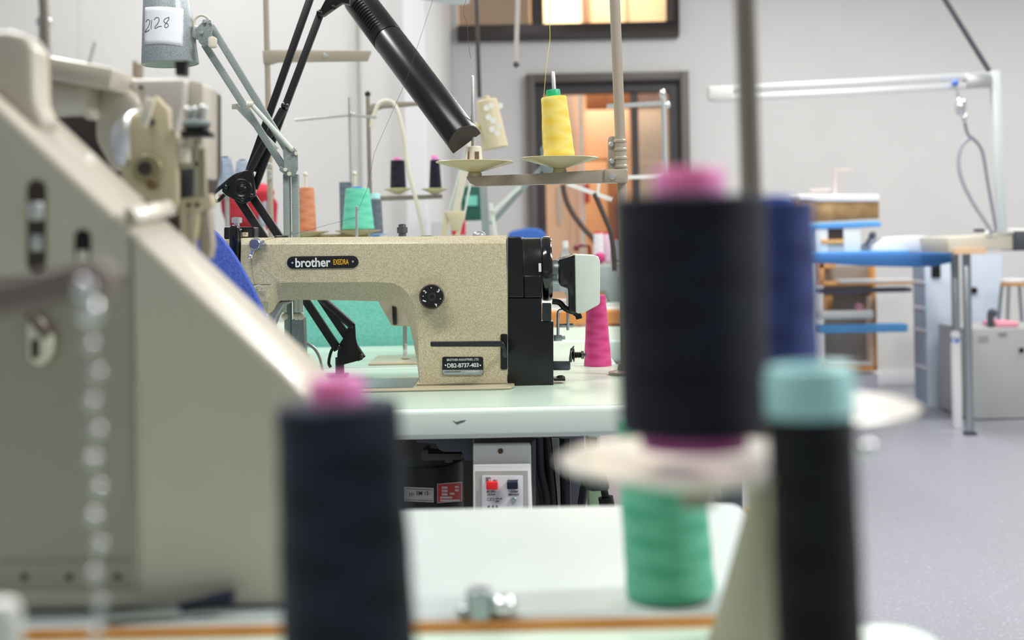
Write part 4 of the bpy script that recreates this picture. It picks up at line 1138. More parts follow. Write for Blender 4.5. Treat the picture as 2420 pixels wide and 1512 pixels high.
# bracket and ball chain close to the lens
gb = thing('support_bracket', 'blurred grey brown metal bracket reaching in from the left edge', 'bracket', P(20, 720, 0.5))
obj('bar', pprism([(-120, 694), (60, 652), (186, 618), (225, 614), (248, 630), (256, 665), (250, 704), (180, 712), (60, 736), (-120, 776)], 0.5, 0.012), mat('bracket_taupe', '83766f', 0.45), gb, bevel=0.002)
obj('pivot_screw', [ball(P(198, 680, 0.497), 0.0042, 10, (1, 0.7, 1)), ball(P(213, 735, 0.497), 0.005, 10, (0.9, 0.8, 1.1))], M_chrome, gb)
ch = thing('ball_chain', 'blurred chain of small chrome balls hanging from the grey brown bracket', 'chain', P(222, 1500, 0.5))
ys = list(range(812, 1700, 68))
for k, y in enumerate(ys):
    x = 214 + 12 * (k % 2) + (y - 812) * 0.018
    obj('ball', ball(P(x, y, 0.5), 0.0024, 8), M_chrome, ch)
obj('cord', tube([P(213, 740, 0.5)] + [P(214 + 12 * (k % 2) + (y - 812) * 0.018, y, 0.5) for k, y in enumerate(ys)], 0.0006, 6), M_zinc, ch)
o = obj('plastic_knob', [lathe([(0.008, 0), (0.008, 0.03), (0.006, 0.034), (0.002, 0.035)], P(5, 1625, 0.5), (0, 0, 1), 20)], M_white)
tag(o, 'blurred white plastic knob in the bottom left corner', 'knob')
sp0 = P(98, 80, 1.12)
o = obj('stand_pole', tube([P(96, -120, 1.12), P(112, 190, 1.12), Vector((P(118, 500, 1.12).x, 1.12, ZA))], 0.004, 12), M_standb)
tag(o, 'blurred brown pole rising behind the grey machine at top left', 'pole')
for pts in ([(185, -10), (186, 168)], [(200, -10), (285, 178)]):
    o = obj('fine_thread', tube([P(a, b, 1.2) for a, b in pts], 0.00022, 5), M_zinc)
    tag(o, 'fine pale thread hanging %s above the grey machine' % ('straight down' if pts[0][0] == 185 else 'slantwise to the right'), 'thread')

# ------------------------------------------------------------------ middle distance, left
table('sewing_table', 'mint worktable behind the turquoise screen carrying the cone stands', -1.9, -0.05, 3.12, 3.95, 0.75, 0.04, M_mint, M_mintedge)


def pole_to(root, x0, y0, d, r, zb, m, name='pole', n=12):
    top = P(x0, y0, d)
    b = Vector((P(x0 + (900 - y0) * 0.022, 900, d).x, d, zb))
    return obj(name, tube([top, b], r, n), m, root)


# brown pole with bracket
r_ = thing('thread_stand', 'tall brown pole with one flat bracket arm left of the black lamp', 'thread stand', (P(645, 800, 3.3).x, 3.3, 0.75))
pole_to(r_, 627, -60, 3.3, 0.0075, 0.75, M_stand)
obj('bracket_arm', [pprism([(620, 119), (655, 117), (877, 120), (868, 143), (655, 146), (640, 151), (622, 151)], 3.29, 0.02)], M_stand, r_, bevel=0.002)
obj('arm_screw', [disc(769, 132, 3.286, 5, 0.004)], M_chrome, r_)
obj('pole_screws', [disc(637, 390, 3.28, 5, 0.006)], M_chrome, r_)
obj('pole_screws', [disc(637, 407, 3.28, 5, 0.006)], M_chrome, r_)
obj('pole_screws', [disc(637, 418, 3.28, 5, 0.006)], M_chrome, r_)
# silver T stand
r_ = thing('thread_guide_stand', 'thin silver T shaped thread guide stand before the pale wall', 'thread guide stand', (P(835, 800, 3.5).x, 3.5, 0.75))
pole_to(r_, 826, 230, 3.5, 0.0045, 0.75, M_zinc)
obj('cross_rod', [tube([P(697, 284, 3.5), P(825, 272, 3.5), P(890, 277, 3.5)], 0.004, 8), ball(P(832, 270, 3.5), 0.008, 8)], M_zinc, r_)
# brown pole with hose and navy cones
r_ = thing('thread_stand', 'brown thread stand with two small dishes and a bent top arm', 'thread stand', (P(885, 800, 3.7).x, 3.7, 0.75))
pole_to(r_, 869, 224, 3.7, 0.0062, 0.75, M_standb)
obj('top_cap', ball(P(869, 222, 3.7), 0.009, 8), M_black, r_)
obj('top_arm', [pprism([(866, 262), (876, 246), (905, 241), (990, 240), (990, 249), (905, 256), (884, 262), (874, 274)], 3.69, 0.015)], M_standb, r_, bevel=0.002)
obj('dish_bar', [pprism([(880, 464), (1045, 459), (1045, 469), (880, 475)], 3.69, 0.02)], M_standb, r_, bevel=0.001)
for x in (940, 1028):
    obj('dish', lathe([(0.008, -0.016), (0.042, 0), (0.04, 0.001), (0.0, -0.006)], P(x, 446, 3.7), (0, 0, 1), 32), M_dish, r_)
cone('thread_cone', 941, 379, 446, 33, 38, 3.7, M_navy2, 'small navy cone with pink cap on the left dish of the brown stand', cap=M_cpink, capw=0.55, caph=0.12)
cone('thread_cone', 1029, 378, 446, 22, 30, 3.7, M_navy2, 'small navy cone with pink cap on the right dish, beside the black lamp head', cap=M_cpink, capw=0.75, caph=0.16)
o = obj('air_hose', tube(crom([P(878, 300, 3.6), P(892, 250, 3.6), P(915, 238, 3.6), P(935, 252, 3.6), P(952, 310, 3.6), P(965, 400, 3.6), P(985, 480, 3.6), P(1000, 560, 3.6), P(1005, 640, 3.6), Vector((P(1008, 760, 3.6).x, 3.6, 0.756))], 4), 0.006, 8), M_cream)
tag(o, 'cream air hose arching over the arm of the brown stand', 'hose')
# tray with coral and mint cones
r_ = thing('thread_stand', 'ochre spool tray on a thin stand holding the coral and mint cones', 'thread stand', (P(806, 800, 3.1).x, 3.15, 0.75))
obj('tray', [lathe([(0.012, -0.012), (0.056, -0.001), (0.056, 0.001), (0, -0.003)], P(724, 548, 3.15), (0, 0, 1), 36)], M_wood_p, r_)
obj('tray', [lathe([(0.012, -0.012), (0.056, -0.001), (0.056, 0.001), (0, -0.003)], P(846, 545, 3.15), (0, 0, 1), 36)], M_wood_p, r_)
obj('tray_bar', [bar(P(700, 560, 3.15), P(870, 556, 3.15), 0.01, 0.012)], M_wood_p, r_)
obj('pole', tube([P(785, 558, 3.15), Vector((P(790, 800, 3.15).x, 3.15, 0.75))], 0.008, 10), M_standb, r_)
for x, y in ((722, 412), (838, 410)):
    obj('spindle', [tube([P(x + 2, 545, 3.15), P(x, y, 3.15)], 0.003, 8), ball(P(x, y, 3.15), 0.006, 8)], M_cream, r_)
cone('thread_cone', 726, 443, 546, 36, 44, 3.15, M_coral, 'coral orange cone of thread right of the grey green lamp post', lumps=0.008)
cone('thread_cone', 847, 445, 543, 56, 76, 3.15, M_mintt, 'mint green cone of thread with blue cap behind the thread pin', cap=M_cblue, capw=0.4, caph=0.04, lumps=0.006)
r_ = cone('thread_cone', 889, 470, 552, 28, 34, 3.4, M_grayt, 'slate grey cone with pale blue cap partly behind the mint cone', cap=M_cteal, capw=0.8, caph=0.16)
q = P(889, 553, 3.4)
o = obj('spool_post', [lathe([(0.03, 0), (0.03, 0.004), (0.01, 0.006), (0.01, q.z - 0.75 - 0.004), (0.04, q.z - 0.7505)], (q.x, q.y, 0.75), (0, 0, 1), 24)], M_lblue)
tag(o, 'light blue spool post under the slate grey cone', 'spool post')
q = P(817, 470, 3.45)
o = obj('grey_bin', [box(q.x - 0.016, q.x + 0.016, 3.44, 3.47, 0.75, P(817, 430, 3.45).z)], M_grayt, bevel=0.003)
tag(o, 'narrow slate grey box behind the mint cone', 'box')
# pale blue cones far left
r_ = thing('thread_stand', 'pale thread stand holding two blue grey cones behind the black lamp joint', 'thread stand', (P(560, 800, 3.4).x, 3.4, 0.75))
obj('tray_bar', [box(P(498, 450, 3.4).x, P(600, 450, 3.4).x, 3.37, 3.43, P(540, 447, 3.4).z - 0.012, P(540, 447, 3.4).z - 0.001)], M_pillar, r_, bevel=0.002)
obj('pole', tube([P(536, 452, 3.4), Vector((P(541, 800, 3.4).x, 3.4, 0.75))], 0.006, 10), M_zinc, r_)
cone('thread_cone', 532, 373, 446, 30, 58, 3.4, M_paleb, 'pale blue grey cone of thread, left one behind the black lamp joint', cap=M_grayt, capw=0.6, caph=0.05)
cone('thread_cone', 574, 380, 446, 26, 46, 3.42, M_paleb, 'pale blue grey cone of thread, right one behind the black lamp joint', cap=M_grayt, capw=0.6, caph=0.05)
q = P(509, 410, 3.36)
o = obj('blue_file', pbox(507, 370, 516, 446, 3.35, 0.05), M_paleb, bevel=0.001)
tag(o, 'thin upright blue grey box at the left of the pale blue cones', 'box')
# red dress form
r_ = thing('dress_form', 'red garment on a dress form behind the black lamp joint', 'dress form', (P(590, 800, 4.5).x, 4.5, 0))
gar = obj('red_garment', [lathe([(0.05, 0), (0.075, 0.03), (0.085, 0.06), (0.09, 0.10), (0.10, 0.13), (0.085, 0.155), (0.03, 0.165)], P(582, 540, 4.5), (0.02, 0, 1), 24),
                          pprism([(518, 458), (560, 440), (566, 480), (548, 490), (530, 486)], 4.47, 0.06), pprism([(605, 440), (632, 455), (650, 478), (647, 535), (628, 545), (622, 500), (610, 520)], 4.46, 0.06)], M_red, r_, bevel=0.008)
obj('grey_lining', pprism([(613, 482), (628, 474), (630, 520), (620, 540), (611, 520)], 4.44, 0.02), M_paleb, r_, bevel=0.004)
obj('form_pole', [tube([P(578, 545, 4.5), Vector((P(590, 900, 4.5).x, 4.5, 0.02))], 0.012, 12), lathe([(0.16, 0), (0.16, 0.015), (0.02, 0.03)], (P(590, 900, 4.5).x, 4.5, 0), (0, 0, 1), 24)], M_black, r_)

# ------------------------------------------------------------------ middle distance, centre and right
table('sewing_table', 'mint worktable edge visible between the sharp machine and the magenta cone', 0.05, 0.62, 2.98, 3.42, 0.7545, 0.055, M_mint, M_mintedge)
t4 = table('cutting_table', 'white topped table with orange wooden edge behind the magenta cone', 0.1, 0.85, 4.25, 5.0, 0.752, 0.05, M_white, M_orange)
obj('edge_band', box(0.115, 0.835, 4.2475, 4.2498, 0.704, 0.742), M_orange, t4)
r_ = thing('sewing_machine', 'mint green sewing machine on the orange edged table, partly hidden by the motor', 'sewing machine', (P(1420, 720, 4.5).x, 4.55, 0.752))
obj('body', [pprism([(1300, 560 + 75), (1345, 632), (1450, 628), (1520, 640), (1530, 714), (1440, 716), (1430, 690), (1380, 688), (1340, 700), (1332, 690), (1300, 690)], 4.5, 0.12)], M_grn, r_, bevel=0.01)
obj('bed', box(P(1310, 726, 4.45).x, P(1530, 726, 4.45).x, 4.42, 4.66, 0.7525, 0.762), M_pale2, r_, bevel=0.002)
# small stand with spools on it
zt_ = 0
r_ = thing('thread_stand', 'grey shelf rack holding the white, pink and grey cones beside the taupe pole', 'thread stand', (P(1432, 720, 4.75).x, 4.75, 0.752))
sh = P(1425, 622, 4.75)
obj('shelf', box(P(1380, 622, 4.75).x, P(1480, 622, 4.75).x, 4.68, 4.85, sh.z - 0.008, sh.z), M_gcab, r_, bevel=0.001)
for x in (1386, 1474):
    q = P(x, 622, 4.8)
    obj('rack_leg', box(q.x - 0.006, q.x + 0.006, 4.80, 4.815, 0.752, sh.z - 0.008), M_gcab, r_)
cone('thread_cone', 1415, 552, 620, 22, 26, 4.75, M_whitet, 'white cone of thread with red cap right of the motor unit', cap=M_cred, capw=0.9, caph=0.08)
cone('thread_cone', 1437, 553, 618, 20, 26, 4.8, M_lpink, 'light pink cone of thread with red cap next to the white one', cap=M_cred, capw=0.9, caph=0.1)
cone('thread_cone', 1456, 568, 616, 22, 26, 4.7, M_paleb, 'pale grey cone of thread with red tip against the taupe pole', cap=M_cred, capw=0.5, caph=0.12)
q = P(1417, 606, 4.71)
o = obj('yarn_ball', ball((q.x, 4.70, sh.z + 0.021), 0.021, 12), M_pinkt)
tag(o, 'round magenta ball of yarn in front of the white cone', 'yarn')
q = P(1337, 622, 4.4)
bt = thing('bottle', 'clear plastic bottle with white cap behind the motor unit', 'bottle', (q.x, 4.4, P(1337, 690, 4.4).z))
hz = (P(1337, 572, 4.4).z - bt.location.z)
obj('bottle_body', lathe([(0.017, 0), (0.02, 0.003), (0.02, hz * 0.6), (0.018, hz * 0.72), (0.008, hz * 0.86), (0.008, hz * 0.92), (0.002, hz * 0.93)], bt.location, (0, 0, 1), 24), M_glass, bt)
obj('bottle_cap', cyl(Vector(bt.location) + Vector((0, 0, hz * 0.88)), (0, 0, 1), 0.01, hz * 0.14), M_white, bt)
# beige flowered lamp
DW = 3.5
r_ = thing('desk_lamp', 'cream desk lamp with white flower print on its tilted shade', 'lamp', (P(1060, 760, DW).x, DW, 0.75))
t0, t1 = P(1150, 236, DW), P(1171, 350, DW)
axl = (t0 - t1).normalized()
hl = (t0 - t1).length
obj('lamp_shade', [lathe([(0.0345, 0.002), (0.036, 0), (0.036, 0.003), (0.029, hl - 0.003), (0.026, hl), (0.010, hl + 0.001), (0.010, hl + 0.010), (0.002, hl + 0.012)], t1, axl, 36), ball(P(1122, 300, DW - 0.01), 0.014, 8)], mat('lamp_cream', 'cdc0a0', 0.45), r_)
for a, b in ((1162, 252), (1150, 258), (1155, 280), (1166, 288), (1178, 300), (1163, 308), (1175, 318), (1182, 250)):
    q = P(a, b, DW)
    h_ = (q - t1).dot(axl)
    rr = 0.036 - 0.007 * h_ / hl
    cc = t1 + axl * h_
    dxx = q.x - cc.x
    yy = cc.y - math.sqrt(max(rr * rr - dxx * dxx, 0)) - 0.0012
    obj('flower_print', cyl((q.x, yy, q.z), Vector((-dxx * 0.8, 1, 0)), 0.0085, 0.0015, 10), M_white, r_.children[0])
for a, b, c_, d_, w_ in ((1115, 330, 1072, 520, 0.02), (1105, 345, 1060, 500, 0.006), (1118, 400, 1095, 520, 0.006)):
    obj('upper_arm', bar(P(a, b, DW), P(c_, d_, DW), w_, 0.012), M_cream if w_ > 0.01 else M_pale2, r_, bevel=0.001)
obj('elbow', [pprism([(1052, 500), (1100, 498), (1095, 525), (1082, 545), (1068, 545), (1060, 520)], DW - 0.012, 0.02)], mat('lamp_cream', 'cdc0a0', 0.45), r_, bevel=0.004)
obj('lower_arm', [bar(P(1056, 500, DW), P(1042, 640, DW), 0.014, 0.01), bar(P(1090, 520, DW), P(1060, 640, DW), 0.012, 0.01)], mat('lamp_cream', 'cdc0a0', 0.45), r_, bevel=0.001)
q = P(1050, 640, DW)
obj('post', tube([q, Vector((q.x, DW, 0.75))], 0.01, 10), M_cream, r_)
# grey teal lamp arm further back
r_ = thing('desk_lamp', 'pale grey green desk lamp with bent arm behind the cream lamp', 'lamp', (P(1160, 760, 4.2).x, 4.2, 0))
obj('arm', [bar(P(1290, 385, 4.2), P(1160, 530, 4.2), 0.016, 0.015)], M_grn, r_)
obj('spring_arm', [bar(P(1230, 440, 4.18), P(1165, 500, 4.18), 0.012, 0.01)], M_pale2, r_)
obj('post', [bar(P(1142, 440, 4.2), P(1150, 590, 4.2), 0.024, 0.02), bar(P(1150, 590, 4.2), Vector((P(1156, 700, 4.2).x, 4.2, 0)), 0.02, 0.02)], M_grn, r_)
obj('lower_strut', [bar(P(1160, 480, 4.19), P(1178, 600, 4.19), 0.014, 0.01)], M_pale2, r_)
obj('lamp_shade', lathe([(0.05, 0), (0.05, 0.02), (0.02, 0.09), (0.004, 0.095)], P(1320, 400, 4.2), Vector((-0.5, 0, 1)), 28), M_grn, r_)
o = obj('green_box', [pbox(1090, 440, 1135, 520, 4.9, 0.2)], M_grnbox, bevel=0.004)
bx = o
tag(o, 'dark green printed cardboard box behind the cream lamp', 'box')
obj('box_picture', pbox(1100, 462, 1128, 486, 4.894, 0.006), M_tealfab, o)
q = P(1112, 522, 4.9)
o = obj('supply_cabinet', [box(q.x - 0.15, q.x + 0.06, 4.86, 5.12, 0, q.z)], M_gcab, bevel=0.006)
tag(o, 'grey supply cabinet under the dark green box', 'cabinet')
q = P(1084, 556, 4.7)
o = obj('red_canister', [lathe([(0.026, 0), (0.026, 0.056), (0.018, 0.062), (0.002, 0.063)], (q.x, 4.7, q.z), (0, 0, 1), 24)], M_red)
tag(o, 'dark red canister seen just above the sharp machine', 'canister')
o = obj('side_stool', [box(q.x - 0.08, q.x + 0.08, 4.62, 4.78, 0, q.z)], M_gcab, bevel=0.004)
tag(o, 'grey box stand under the dark red canister', 'stand')
r_ = thing('office_chair', 'bright blue upholstered chair back rising above the sharp machine', 'chair', (P(1245, 800, 5.75).x, 5.75, 0))
obj('backrest', [pprism([(1200, 553), (1210, 545), (1250, 538), (1278, 541), (1290, 553), (1292, 640), (1200, 640)], 5.75, 0.07)], M_chair, r_, bevel=0.018, seg=4)
q = P(1245, 640, 5.75)
obj('seat', box(q.x - 0.22, q.x + 0.22, 5.3, 5.73, 0.44, 0.5), M_chair, r_, bevel=0.02, seg=3)
obj('back_support', bar((q.x, 5.8, 0.47), (q.x, 5.8, q.z + 0.05), 0.05, 0.02), M_black, r_)
obj('column', tube([(q.x, 5.52, 0.06), (q.x, 5.52, 0.44)], 0.025, 12), M_black, r_)
for k in range(5):
    a = k * 2 * math.pi / 5 + 0.3
    obj('star_leg', bar((q.x, 5.52, 0.07), (q.x + 0.28 * math.cos(a), 5.52 + 0.28 * math.sin(a), 0.035), 0.04, 0.03, Vector((0, 0, 1))), M_black, r_)
# hanging things from the ceiling
o = obj('ceiling_drop_pole', tube([P(1123, -500, 4.6), P(1126, 0, 4.6), P(1133, 230, 4.6)], 0.008, 10), M_dark)
tag(o, 'thin dark pole hanging from the ceiling beside the upper window', 'pole')
o = obj('pull_cord', [tube([P(1224, -500, 4.6), P(1224, 0, 4.6), P(1219, 146, 4.6)], 0.009, 10), ], mat('cord_beige', 'b5aea6', 0.7))
obj('cord_end', ball(P(1220, 152, 4.6), 0.012, 8), M_pan, o)
tag(o, 'pale grey hanging pull cord with dark end below the upper window', 'cord')
o = obj('pendant_shade', [lathe([(0.12, 0), (0.10, 0.03), (0.05, 0.09), (0.02, 0.3)], P(1020, -12, 3.9), (0.2, 0, 1), 28)], M_pillar)
tag(o, 'white hanging lamp shade at the top edge above the black lamp', 'lamp')
# stand in front of the doorway
r_ = thing('thread_stand', 'pale grey thread stand with horizontal arm in front of the doorway', 'thread stand', (P(1585, 900, 4.0).x, 4.0, 0))
obj('pole', tube([P(1568, 232, 4.0), Vector((P(1588, 900, 4.0).x, 4.0, 0.0))], 0.009, 12), M_zinc, r_)
obj('arm', [bar(P(1434, 252, 4.0), P(1572, 243, 4.0), 0.014, 0.012)], M_zinc, r_)
obj('top_clip', [ball(P(1566, 222, 4.0), 0.013, 8, (0.8, 1, 1.3)), ball(P(1576, 248, 4.0), 0.012, 8)], M_chrome, r_)
obj('lower_arm', [bar(P(1482, 419, 4.0), P(1580, 416, 4.0), 0.012, 0.012), bar(P(1340, 434, 4.0), P(1447, 472, 4.0), 0.013, 0.012), bar(P(1416, 430, 4.0), P(1412, 462, 4.0), 0.008, 0.008)], M_white, r_)
for pts, lab in (([(1330, 436), (1337, 470), (1352, 502), (1380, 540), (1400, 562), (1420, 600)], 'dark twisted cable sagging across the peach cabinet'), ([(1404, 456), (1415, 480), (1432, 520), (1444, 550), (1452, 600), (1454, 640)], 'short dark cable left of the taupe pole')):
    dc_ = 5.2 if pts[0][0] == 1330 else 4.0
    o = obj('cable', ptube(pts, dc_, 0.0021 * dc_, 8, 4), mat('cable_brown', '4b3830', 0.6))
    tag(o, lab, 'cable')
o = obj('clamp_handle', [ptube([(1360, 584), (1374, 580), (1392, 582), (1396, 618)], 4.79, 0.006, 8), ball(P(1362, 586, 4.79), 0.012, 8)], mat('maroon', '6d2030', 0.5))
tag(o, 'dark red handle with thin bar behind the motor unit', 'handle')

# ------------------------------------------------------------------ right background
D6 = 6.45
it = thing('ironing_table', 'long blue covered ironing table along the right wall', 'ironing table', (P(2000, 980, D6).x, 6.8, 0))
obj('board', [pprism([(1700, 606), (1935, 600), (2262, 597), (2266, 612), (2262, 618), (2205, 630), (2150, 631), (2060, 629), (1935, 622), (1700, 622)], D6, 0.46)], M_blueboard, it, bevel=0.01)
obj('cover_top', box(P(1700, 598, D6).x, P(2150, 598, D6).x, D6 + 0.02, D6 + 0.44, P(1935, 601, D6).z - 0.004, P(1935, 598, D6).z + 0.004), M_lblue, it, bevel=0.004)
for x in (1720, 1890):
    q = P(x, 625, D6 + 0.4)
    obj('leg', box(q.x - 0.03, q.x + 0.03, D6 + 0.3, D6 + 0.36, 0, P(1935, 620, D6).z - 0.01), M_gcab, it)
zt = P(1990, 598, D6).z + 0.004
pr = thing('steam_press', 'small press with worn brown pad and white top bar on the blue ironing table', 'press', (P(1990, 598, 6.7).x, 6.7, zt))
obj('top_frame', [pprism(rrect(1888, 459, 2080, 476, 7), 6.6, 0.26)], M_pillar, pr, bevel=0.006)
obj('brown_pad', [pprism([(1880, 476), (2076, 474), (2078, 480), (2078, 516), (1930, 524), (1880, 524)], 6.61, 0.24)], M_cork, pr, bevel=0.004)
obj('blue_pad', [pprism([(1880, 530), (2020, 524), (2075, 522), (2085, 528), (2084, 535), (2030, 538), (1880, 542)], 6.6, 0.26)], M_lblue, pr, bevel=0.008)
obj('column', [pbox(1956, 540, 1994, 566, 6.62, 0.1)], M_dkbrown, pr)
obj('wood_block', [pbox(1940, 566, 1994, 576, 6.6, 0.14)], M_beech, pr, bevel=0.002)
obj('base', [pbox(1925, 540, 1957, 596, 6.61, 0.2), pbox(1994, 540, 2034, 598, 6.61, 0.2), pbox(1925, 577, 2034, 598, 6.63, 0.2)], M_white, pr, bevel=0.003)
obj('crank', [tube([P(1973, 462, 6.7), P(1974, 402, 6.7)], 0.009, 8), bar(P(1970, 402, 6.7), P(2013, 399, 6.7), 0.014, 0.014), bar(P(1914, 450, 6.68), P(1962, 447, 6.68), 0.014, 0.02)], mat('pale_rose', 'd8cbc4', 0.5), pr)
obj('release_knob', [ball(P(2062, 556, 6.62), 0.02, 8), bar(P(2058, 560, 6.62), P(2045, 580, 6.62), 0.016, 0.014)], M_pan, pr)
o = obj('white_tray', [pprism([(2066, 596), (2070, 580), (2100, 562), (2188, 557), (2192, 562), (2188, 592), (2170, 594)], 6.55, 0.3)], M_pillar, bevel=0.006)
tag(o, 'white sloping appliance box on the blue ironing table right of the press', 'box')
# shelf rack behind
rk = thing('shelf_rack', 'open shelf rack with orange wood edges under the blue ironing table', 'shelf', (P(2000, 940, 7.35).x, 7.3, 0))
DR = 7.25
obj('back_panel', pbox(1948, 628, 2062, 868, DR + 0.12, 0.02), mat('mid_grey_panel', '9c9893', 0.8), rk)
for a, b, c_, d_, nm, mm in ((1935, 622, 1948, 672, 'side_rail', M_beech), (1935, 622, 1976, 634, 'top_rail', M_beech), (1935, 664, 2062, 674, 'middle_board', M_beech), (2064, 626, 2072, 874, 'upright', M_beech), (2058, 700, 2063, 866, 'upright_face', M_peach2),
                             (1955, 700, 1968, 732, 'divider', M_beech), (1950, 864, 2072, 878, 'bottom_rail', M_beech), (1962, 856, 2062, 863, 'bottom_face', M_white)):
    obj(nm, pbox(a, b, c_, d_, DR, 0.11), mm, rk, bevel=0.002)
for a, b, c_, d_, nm, mm, dd in ((1986, 660, 2158, 668, 'paper_stack', M_white, 7.05), (1935, 669, 2158, 674, 'long_board', M_beech, 7.05), (1935, 681, 2155, 692, 'grey_beam', mat('beam_grey', '6c7080', 0.6), 7.1), (1935, 735, 2064, 753, 'white_tray', M_white, 7.05), (1935, 768, 2146, 786, 'blue_shelf', M_lblue, 7.0)):
    obj(nm, pbox(a, b, c_, d_, dd, 0.12), mm, rk, bevel=0.003)
obj('base_block', box(P(1930, 900, DR).x, P(2074, 900, DR).x, DR, DR + 0.12, 0, P(2040, 884, DR).z), mat('base_lilac', 'bfc0cb', 0.6), rk)
o = obj('pink_roll', [cyl(P(2040, 727, 7.0), (0, 1, 0), 0.022, 0.06)], mat('pink_roll', 'c890a0', 0.8))
o.location.z = P(2040, 735, 7.05).z
o.location.y = 7.1
tag(o, 'small pink roll of ribbon on the white tray of the shelf rack', 'roll')
lk = thing('locker', 'tall pale blue locker cabinet beside the right end of the ironing table', 'cabinet', (P(2210, 980, 7.1).x, 7.3, 0))
DK = 7.1
zk = P(2200, 605, DK).z
obj('front', box(P(2190, 800, DK).x, P(2263, 800, DK).x, DK, DK + 0.224, 0.0, zk), M_locker, lk, bevel=0.004)
xk = P(2190, 800, DK).x
obj('side_bay', box(xk - 0.004, xk - 0.0002, DK + 0.012, DK + 0.212, 0.02, zk - 0.01), M_lockerside, lk)
for y in (663, 725, 778, 866):
    zs_ = P(2190, y, DK).z
    obj('bay_shelf', box(xk - 0.008, xk - 0.0041, DK + 0.006, DK + 0.218, zs_ - 0.018, zs_), M_pillar, lk)
obj('black_latch', pbox(2202, 624, 2223, 656, DK - 0.012, 0.012), M_black, lk, bevel=0.002)
# silver frame with pole
gf_ = thing('gantry_frame', 'silver metal frame with long horizontal bar and tall post at the right', 'frame', (P(2370, 980, 6.0).x, 6.0, 0.0))
DG = 6.0
for dz_ in (0, 22):
    obj('horizontal_bar', bar(P(1685, 212 + dz_, DG), P(2342, 178 + dz_, DG), 0.03, 0.03), mat('bright_zinc', 'e6e8ea', 0.35, 0.3), gf_, bevel=0.003)
obj('bar_end', [pbox(1675, 203, 1735, 236, DG - 0.02, 0.06)], M_white, gf_, bevel=0.01)
obj('corner_clamp', [pbox(2285, 172, 2345, 206, DG - 0.03, 0.07)], M_zinc, gf_, bevel=0.008)
obj('post', bar(P(2350, 168, DG), P(2367, 543, DG), 0.04, 0.04), mat('pale_aqua_metal', 'dde6e5', 0.4, 0.1), gf_, bevel=0.003)
obj('stay_rod', tube([P(2228, -10, DG), P(2338, 168, DG)], 0.013, 8), M_pan, gf_)
# machine bench right
bn = thing('machine_bench', 'cream machine bench on steel legs at the right edge', 'table', (P(2360, 1000, 6.3).x, 6.3, 0))
DN = 6.3
obj('bench_top', [pprism([(2238, 560), (2300, 558), (2420, 553), (2520, 550), (2520, 585), (2400, 590), (2300, 592), (2244, 598)], DN - 0.3, 0.42)], M_cream, bn, bevel=0.008)
obj('top_tube', [tube([P(2330, 556, 6.0), P(2345, 546, 6.0), P(2420, 548, 6.0), P(2500, 546, 6.0)], 0.016, 10)], M_white, bn)
obj('grey_end', pbox(2401, 545, 2460, 592, 5.96, 0.2), M_pan, bn, bevel=0.003)
obj('edge_strip', pbox(2256, 588, 2330, 600, 5.98, 0.02), M_peach, bn)
q1 = P(2281, 592, 6.15)
lx, lz = q1.x, q1.z
obj('leg', box(lx - 0.016, lx + 0.016, 6.12, 6.152, 0.0, lz), M_steel, bn, bevel=0.002)
obj('leg_foot', box(lx - 0.026, lx + 0.026, 6.11, 6.162, 0.0, 0.015), M_pan, bn)
obj('leg', box(lx - 0.016 + 0.02, lx + 0.036, 6.34, 6.372, 0.0, lz), M_steel, bn, bevel=0.002)
o = obj('hand_switch', [pbox(2306, 541, 2328, 548, 6.05, 0.04)], M_black, bevel=0.004)
tag(o, 'small black switch on the cream machine bench', 'switch')
# hanging hook and cable loop
hk = thing('hanging_hook', 'blue and steel hook hanging from the silver bar', 'hook', P(2270, 290, 5.95))
obj('strap', ball(P(2257, 196, 5.95), 0.016, 8), M_cblue, hk)
obj('chain', ptube([(2259, 200), (2264, 222), (2268, 245)], 5.95, 0.008, 8, 2), M_zinc, hk)
obj('hook_body', [ball(P(2270, 252, 5.95), 0.03, 10, (0.9, 0.7, 1.5)), ball(P(2279, 278, 5.95), 0.018, 8, (0.8, 0.8, 1.3))], M_chrome, hk)
o = obj('cable_loop', ptube([(2280, 290), (2288, 318), (2305, 332), (2322, 360), (2334, 430), (2345, 490), (2354, 545)], 5.97, 0.008, 8, 4), mat('grey_cable', '8d8b98', 0.5))
tag(o, 'grey cable hanging from the steel hook down to the bench, right strand', 'cable')
o = obj('cable_loop', ptube([(2292, 327), (2272, 345), (2265, 385), (2275, 430), (2300, 480), (2326, 520), (2345, 548)], 5.97, 0.0095, 8, 4), mat('grey_cable_light', 'aaa8b3', 0.5))
tag(o, 'light grey cable curving out to the left below the steel hook', 'cable')
# grey cabinet and things on it
DQ = 6.6
zc2 = P(2350, 776, DQ).z
o = obj('low_cabinet', box(P(2288, 900, DQ).x, P(2288, 900, DQ).x + 0.55, DQ, DQ + 0.45, 0.005, zc2), M_gcab, bevel=0.006)
tag(o, 'low grey metal cabinet at the right edge behind the steel leg', 'cabinet')
for a, b, c_, d_ in ((2312, 795, 2336, 798), (2312, 804, 2336, 807), (2360, 786, 2380, 794)):
    obj('vent_mark', pbox(a, b, c_, d_, DQ - 0.003, 0.003), mat('mid_grey', '8e9090', 0.6), o)
obj('lock', disc(2413, 827, DQ - 0.01, 6, 0.012), M_black, o)
o = obj('folded_cloth', [box(P(2345, 770, 6.7).x, P(2402, 770, 6.7).x, 6.66, 6.85, zc2, zc2 + 0.028)], M_pinkc, bevel=0.01, seg=3)
tag(o, 'folded pink patterned cloth on the low grey cabinet', 'cloth')
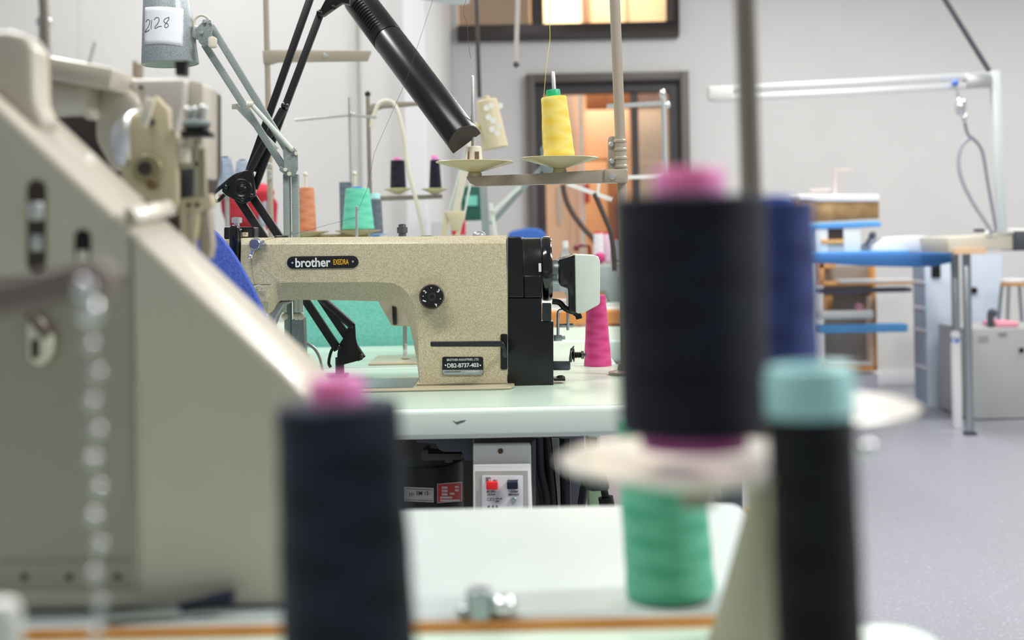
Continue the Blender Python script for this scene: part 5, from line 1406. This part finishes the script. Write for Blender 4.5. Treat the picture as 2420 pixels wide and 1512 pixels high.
o = obj('hand_tool', [box(P(2332, 770, 6.7).x, P(2344, 770, 6.7).x, 6.66, 6.7, zc2, zc2 + 0.07), ball((P(2338, 770, 6.7).x + 0.01, 6.68, zc2 + 0.075), 0.025, 8)], M_pan, bevel=0.004)
tag(o, 'dark upright hand tool left of the pink cloth on the grey cabinet', 'tool')
o = obj('pale_panel', box(P(2296, 700, 7.6).x, P(2370, 700, 7.6).x, 7.6, 7.65, 0, P(2330, 602, 7.6).z), M_locker, bevel=0.003)
tag(o, 'pale blue upright panel between the steel leg and the stool', 'panel')
obj('panel_knob', disc(2294 + 6, 686, 7.58, 8, 0.02), M_black, o)
sr = thing('bar_stool', 'stool with wooden seat and thin metal legs behind the grey cabinet', 'stool', (P(2395, 980, 7.3).x, 7.3, 0))
q = P(2396, 668, 7.3)
obj('seat', [lathe([(0.06, -0.018), (0.075, -0.012), (0.075, 0), (0.06, 0.004)], q, (0, 0, 1), 28)], M_beech, sr)
obj('cushion', [lathe([(0.072, 0.004), (0.075, 0.014), (0.06, 0.024), (0.01, 0.026)], q, (0, 0, 1), 28)], M_white, sr)
for a, b in ((-0.05, -0.05), (0.05, -0.05), (-0.05, 0.05), (0.05, 0.05)):
    obj('leg', bar((q.x + a, 7.3 + b, q.z - 0.015), (q.x + a * 2.2, 7.3 + b * 2.2, 0), 0.016, 0.016), M_steel, sr)
q = P(2258, 792, 6.35)
o = obj('spray_bottle', [box(q.x - 0.02, q.x + 0.02, 6.33, 6.37, 0, q.z - 0.02), ball((q.x, 6.35, q.z), 0.026, 8)], M_pillar, bevel=0.004)
tag(o, 'slim white stand with round blue and white top beside the steel leg', 'stand')
obj('blue_collar', [lathe([(0.022, -0.02), (0.024, -0.035)], (q.x, 6.35, q.z), (0, 0, 1), 20)], M_cblue, o)

# ------------------------------------------------------------------ groups of like things
for o in list(bpy.data.objects):
    if o.parent is None and o.get('category'):
        n_ = o.name.split('.')[0]
        y_ = o.location.y
        if n_ == 'thread_cone':
            o['group'] = 'foreground cones of thread' if y_ < 1 else ('cones of thread on the stands behind' if y_ > 3 else 'cones of thread beside the sharp machine')
        elif n_ == 'thread_stand':
            o['group'] = 'foreground thread stands' if y_ < 1 else 'thread stands behind'
        elif n_ == 'sewing_table':
            o['group'] = 'mint sewing worktables'
        elif n_ == 'cable_loop':
            o['group'] = 'grey cables below the hook'
        elif n_ == 'sewing_machine':
            o['group'] = 'sewing machines on the worktables'
        elif n_ in ('sewing_thread', 'loose_thread', 'fine_thread'):
            o['group'] = 'single threads in the air'
        elif n_ == 'desk_lamp':
            o['group'] = 'jointed desk lamps'
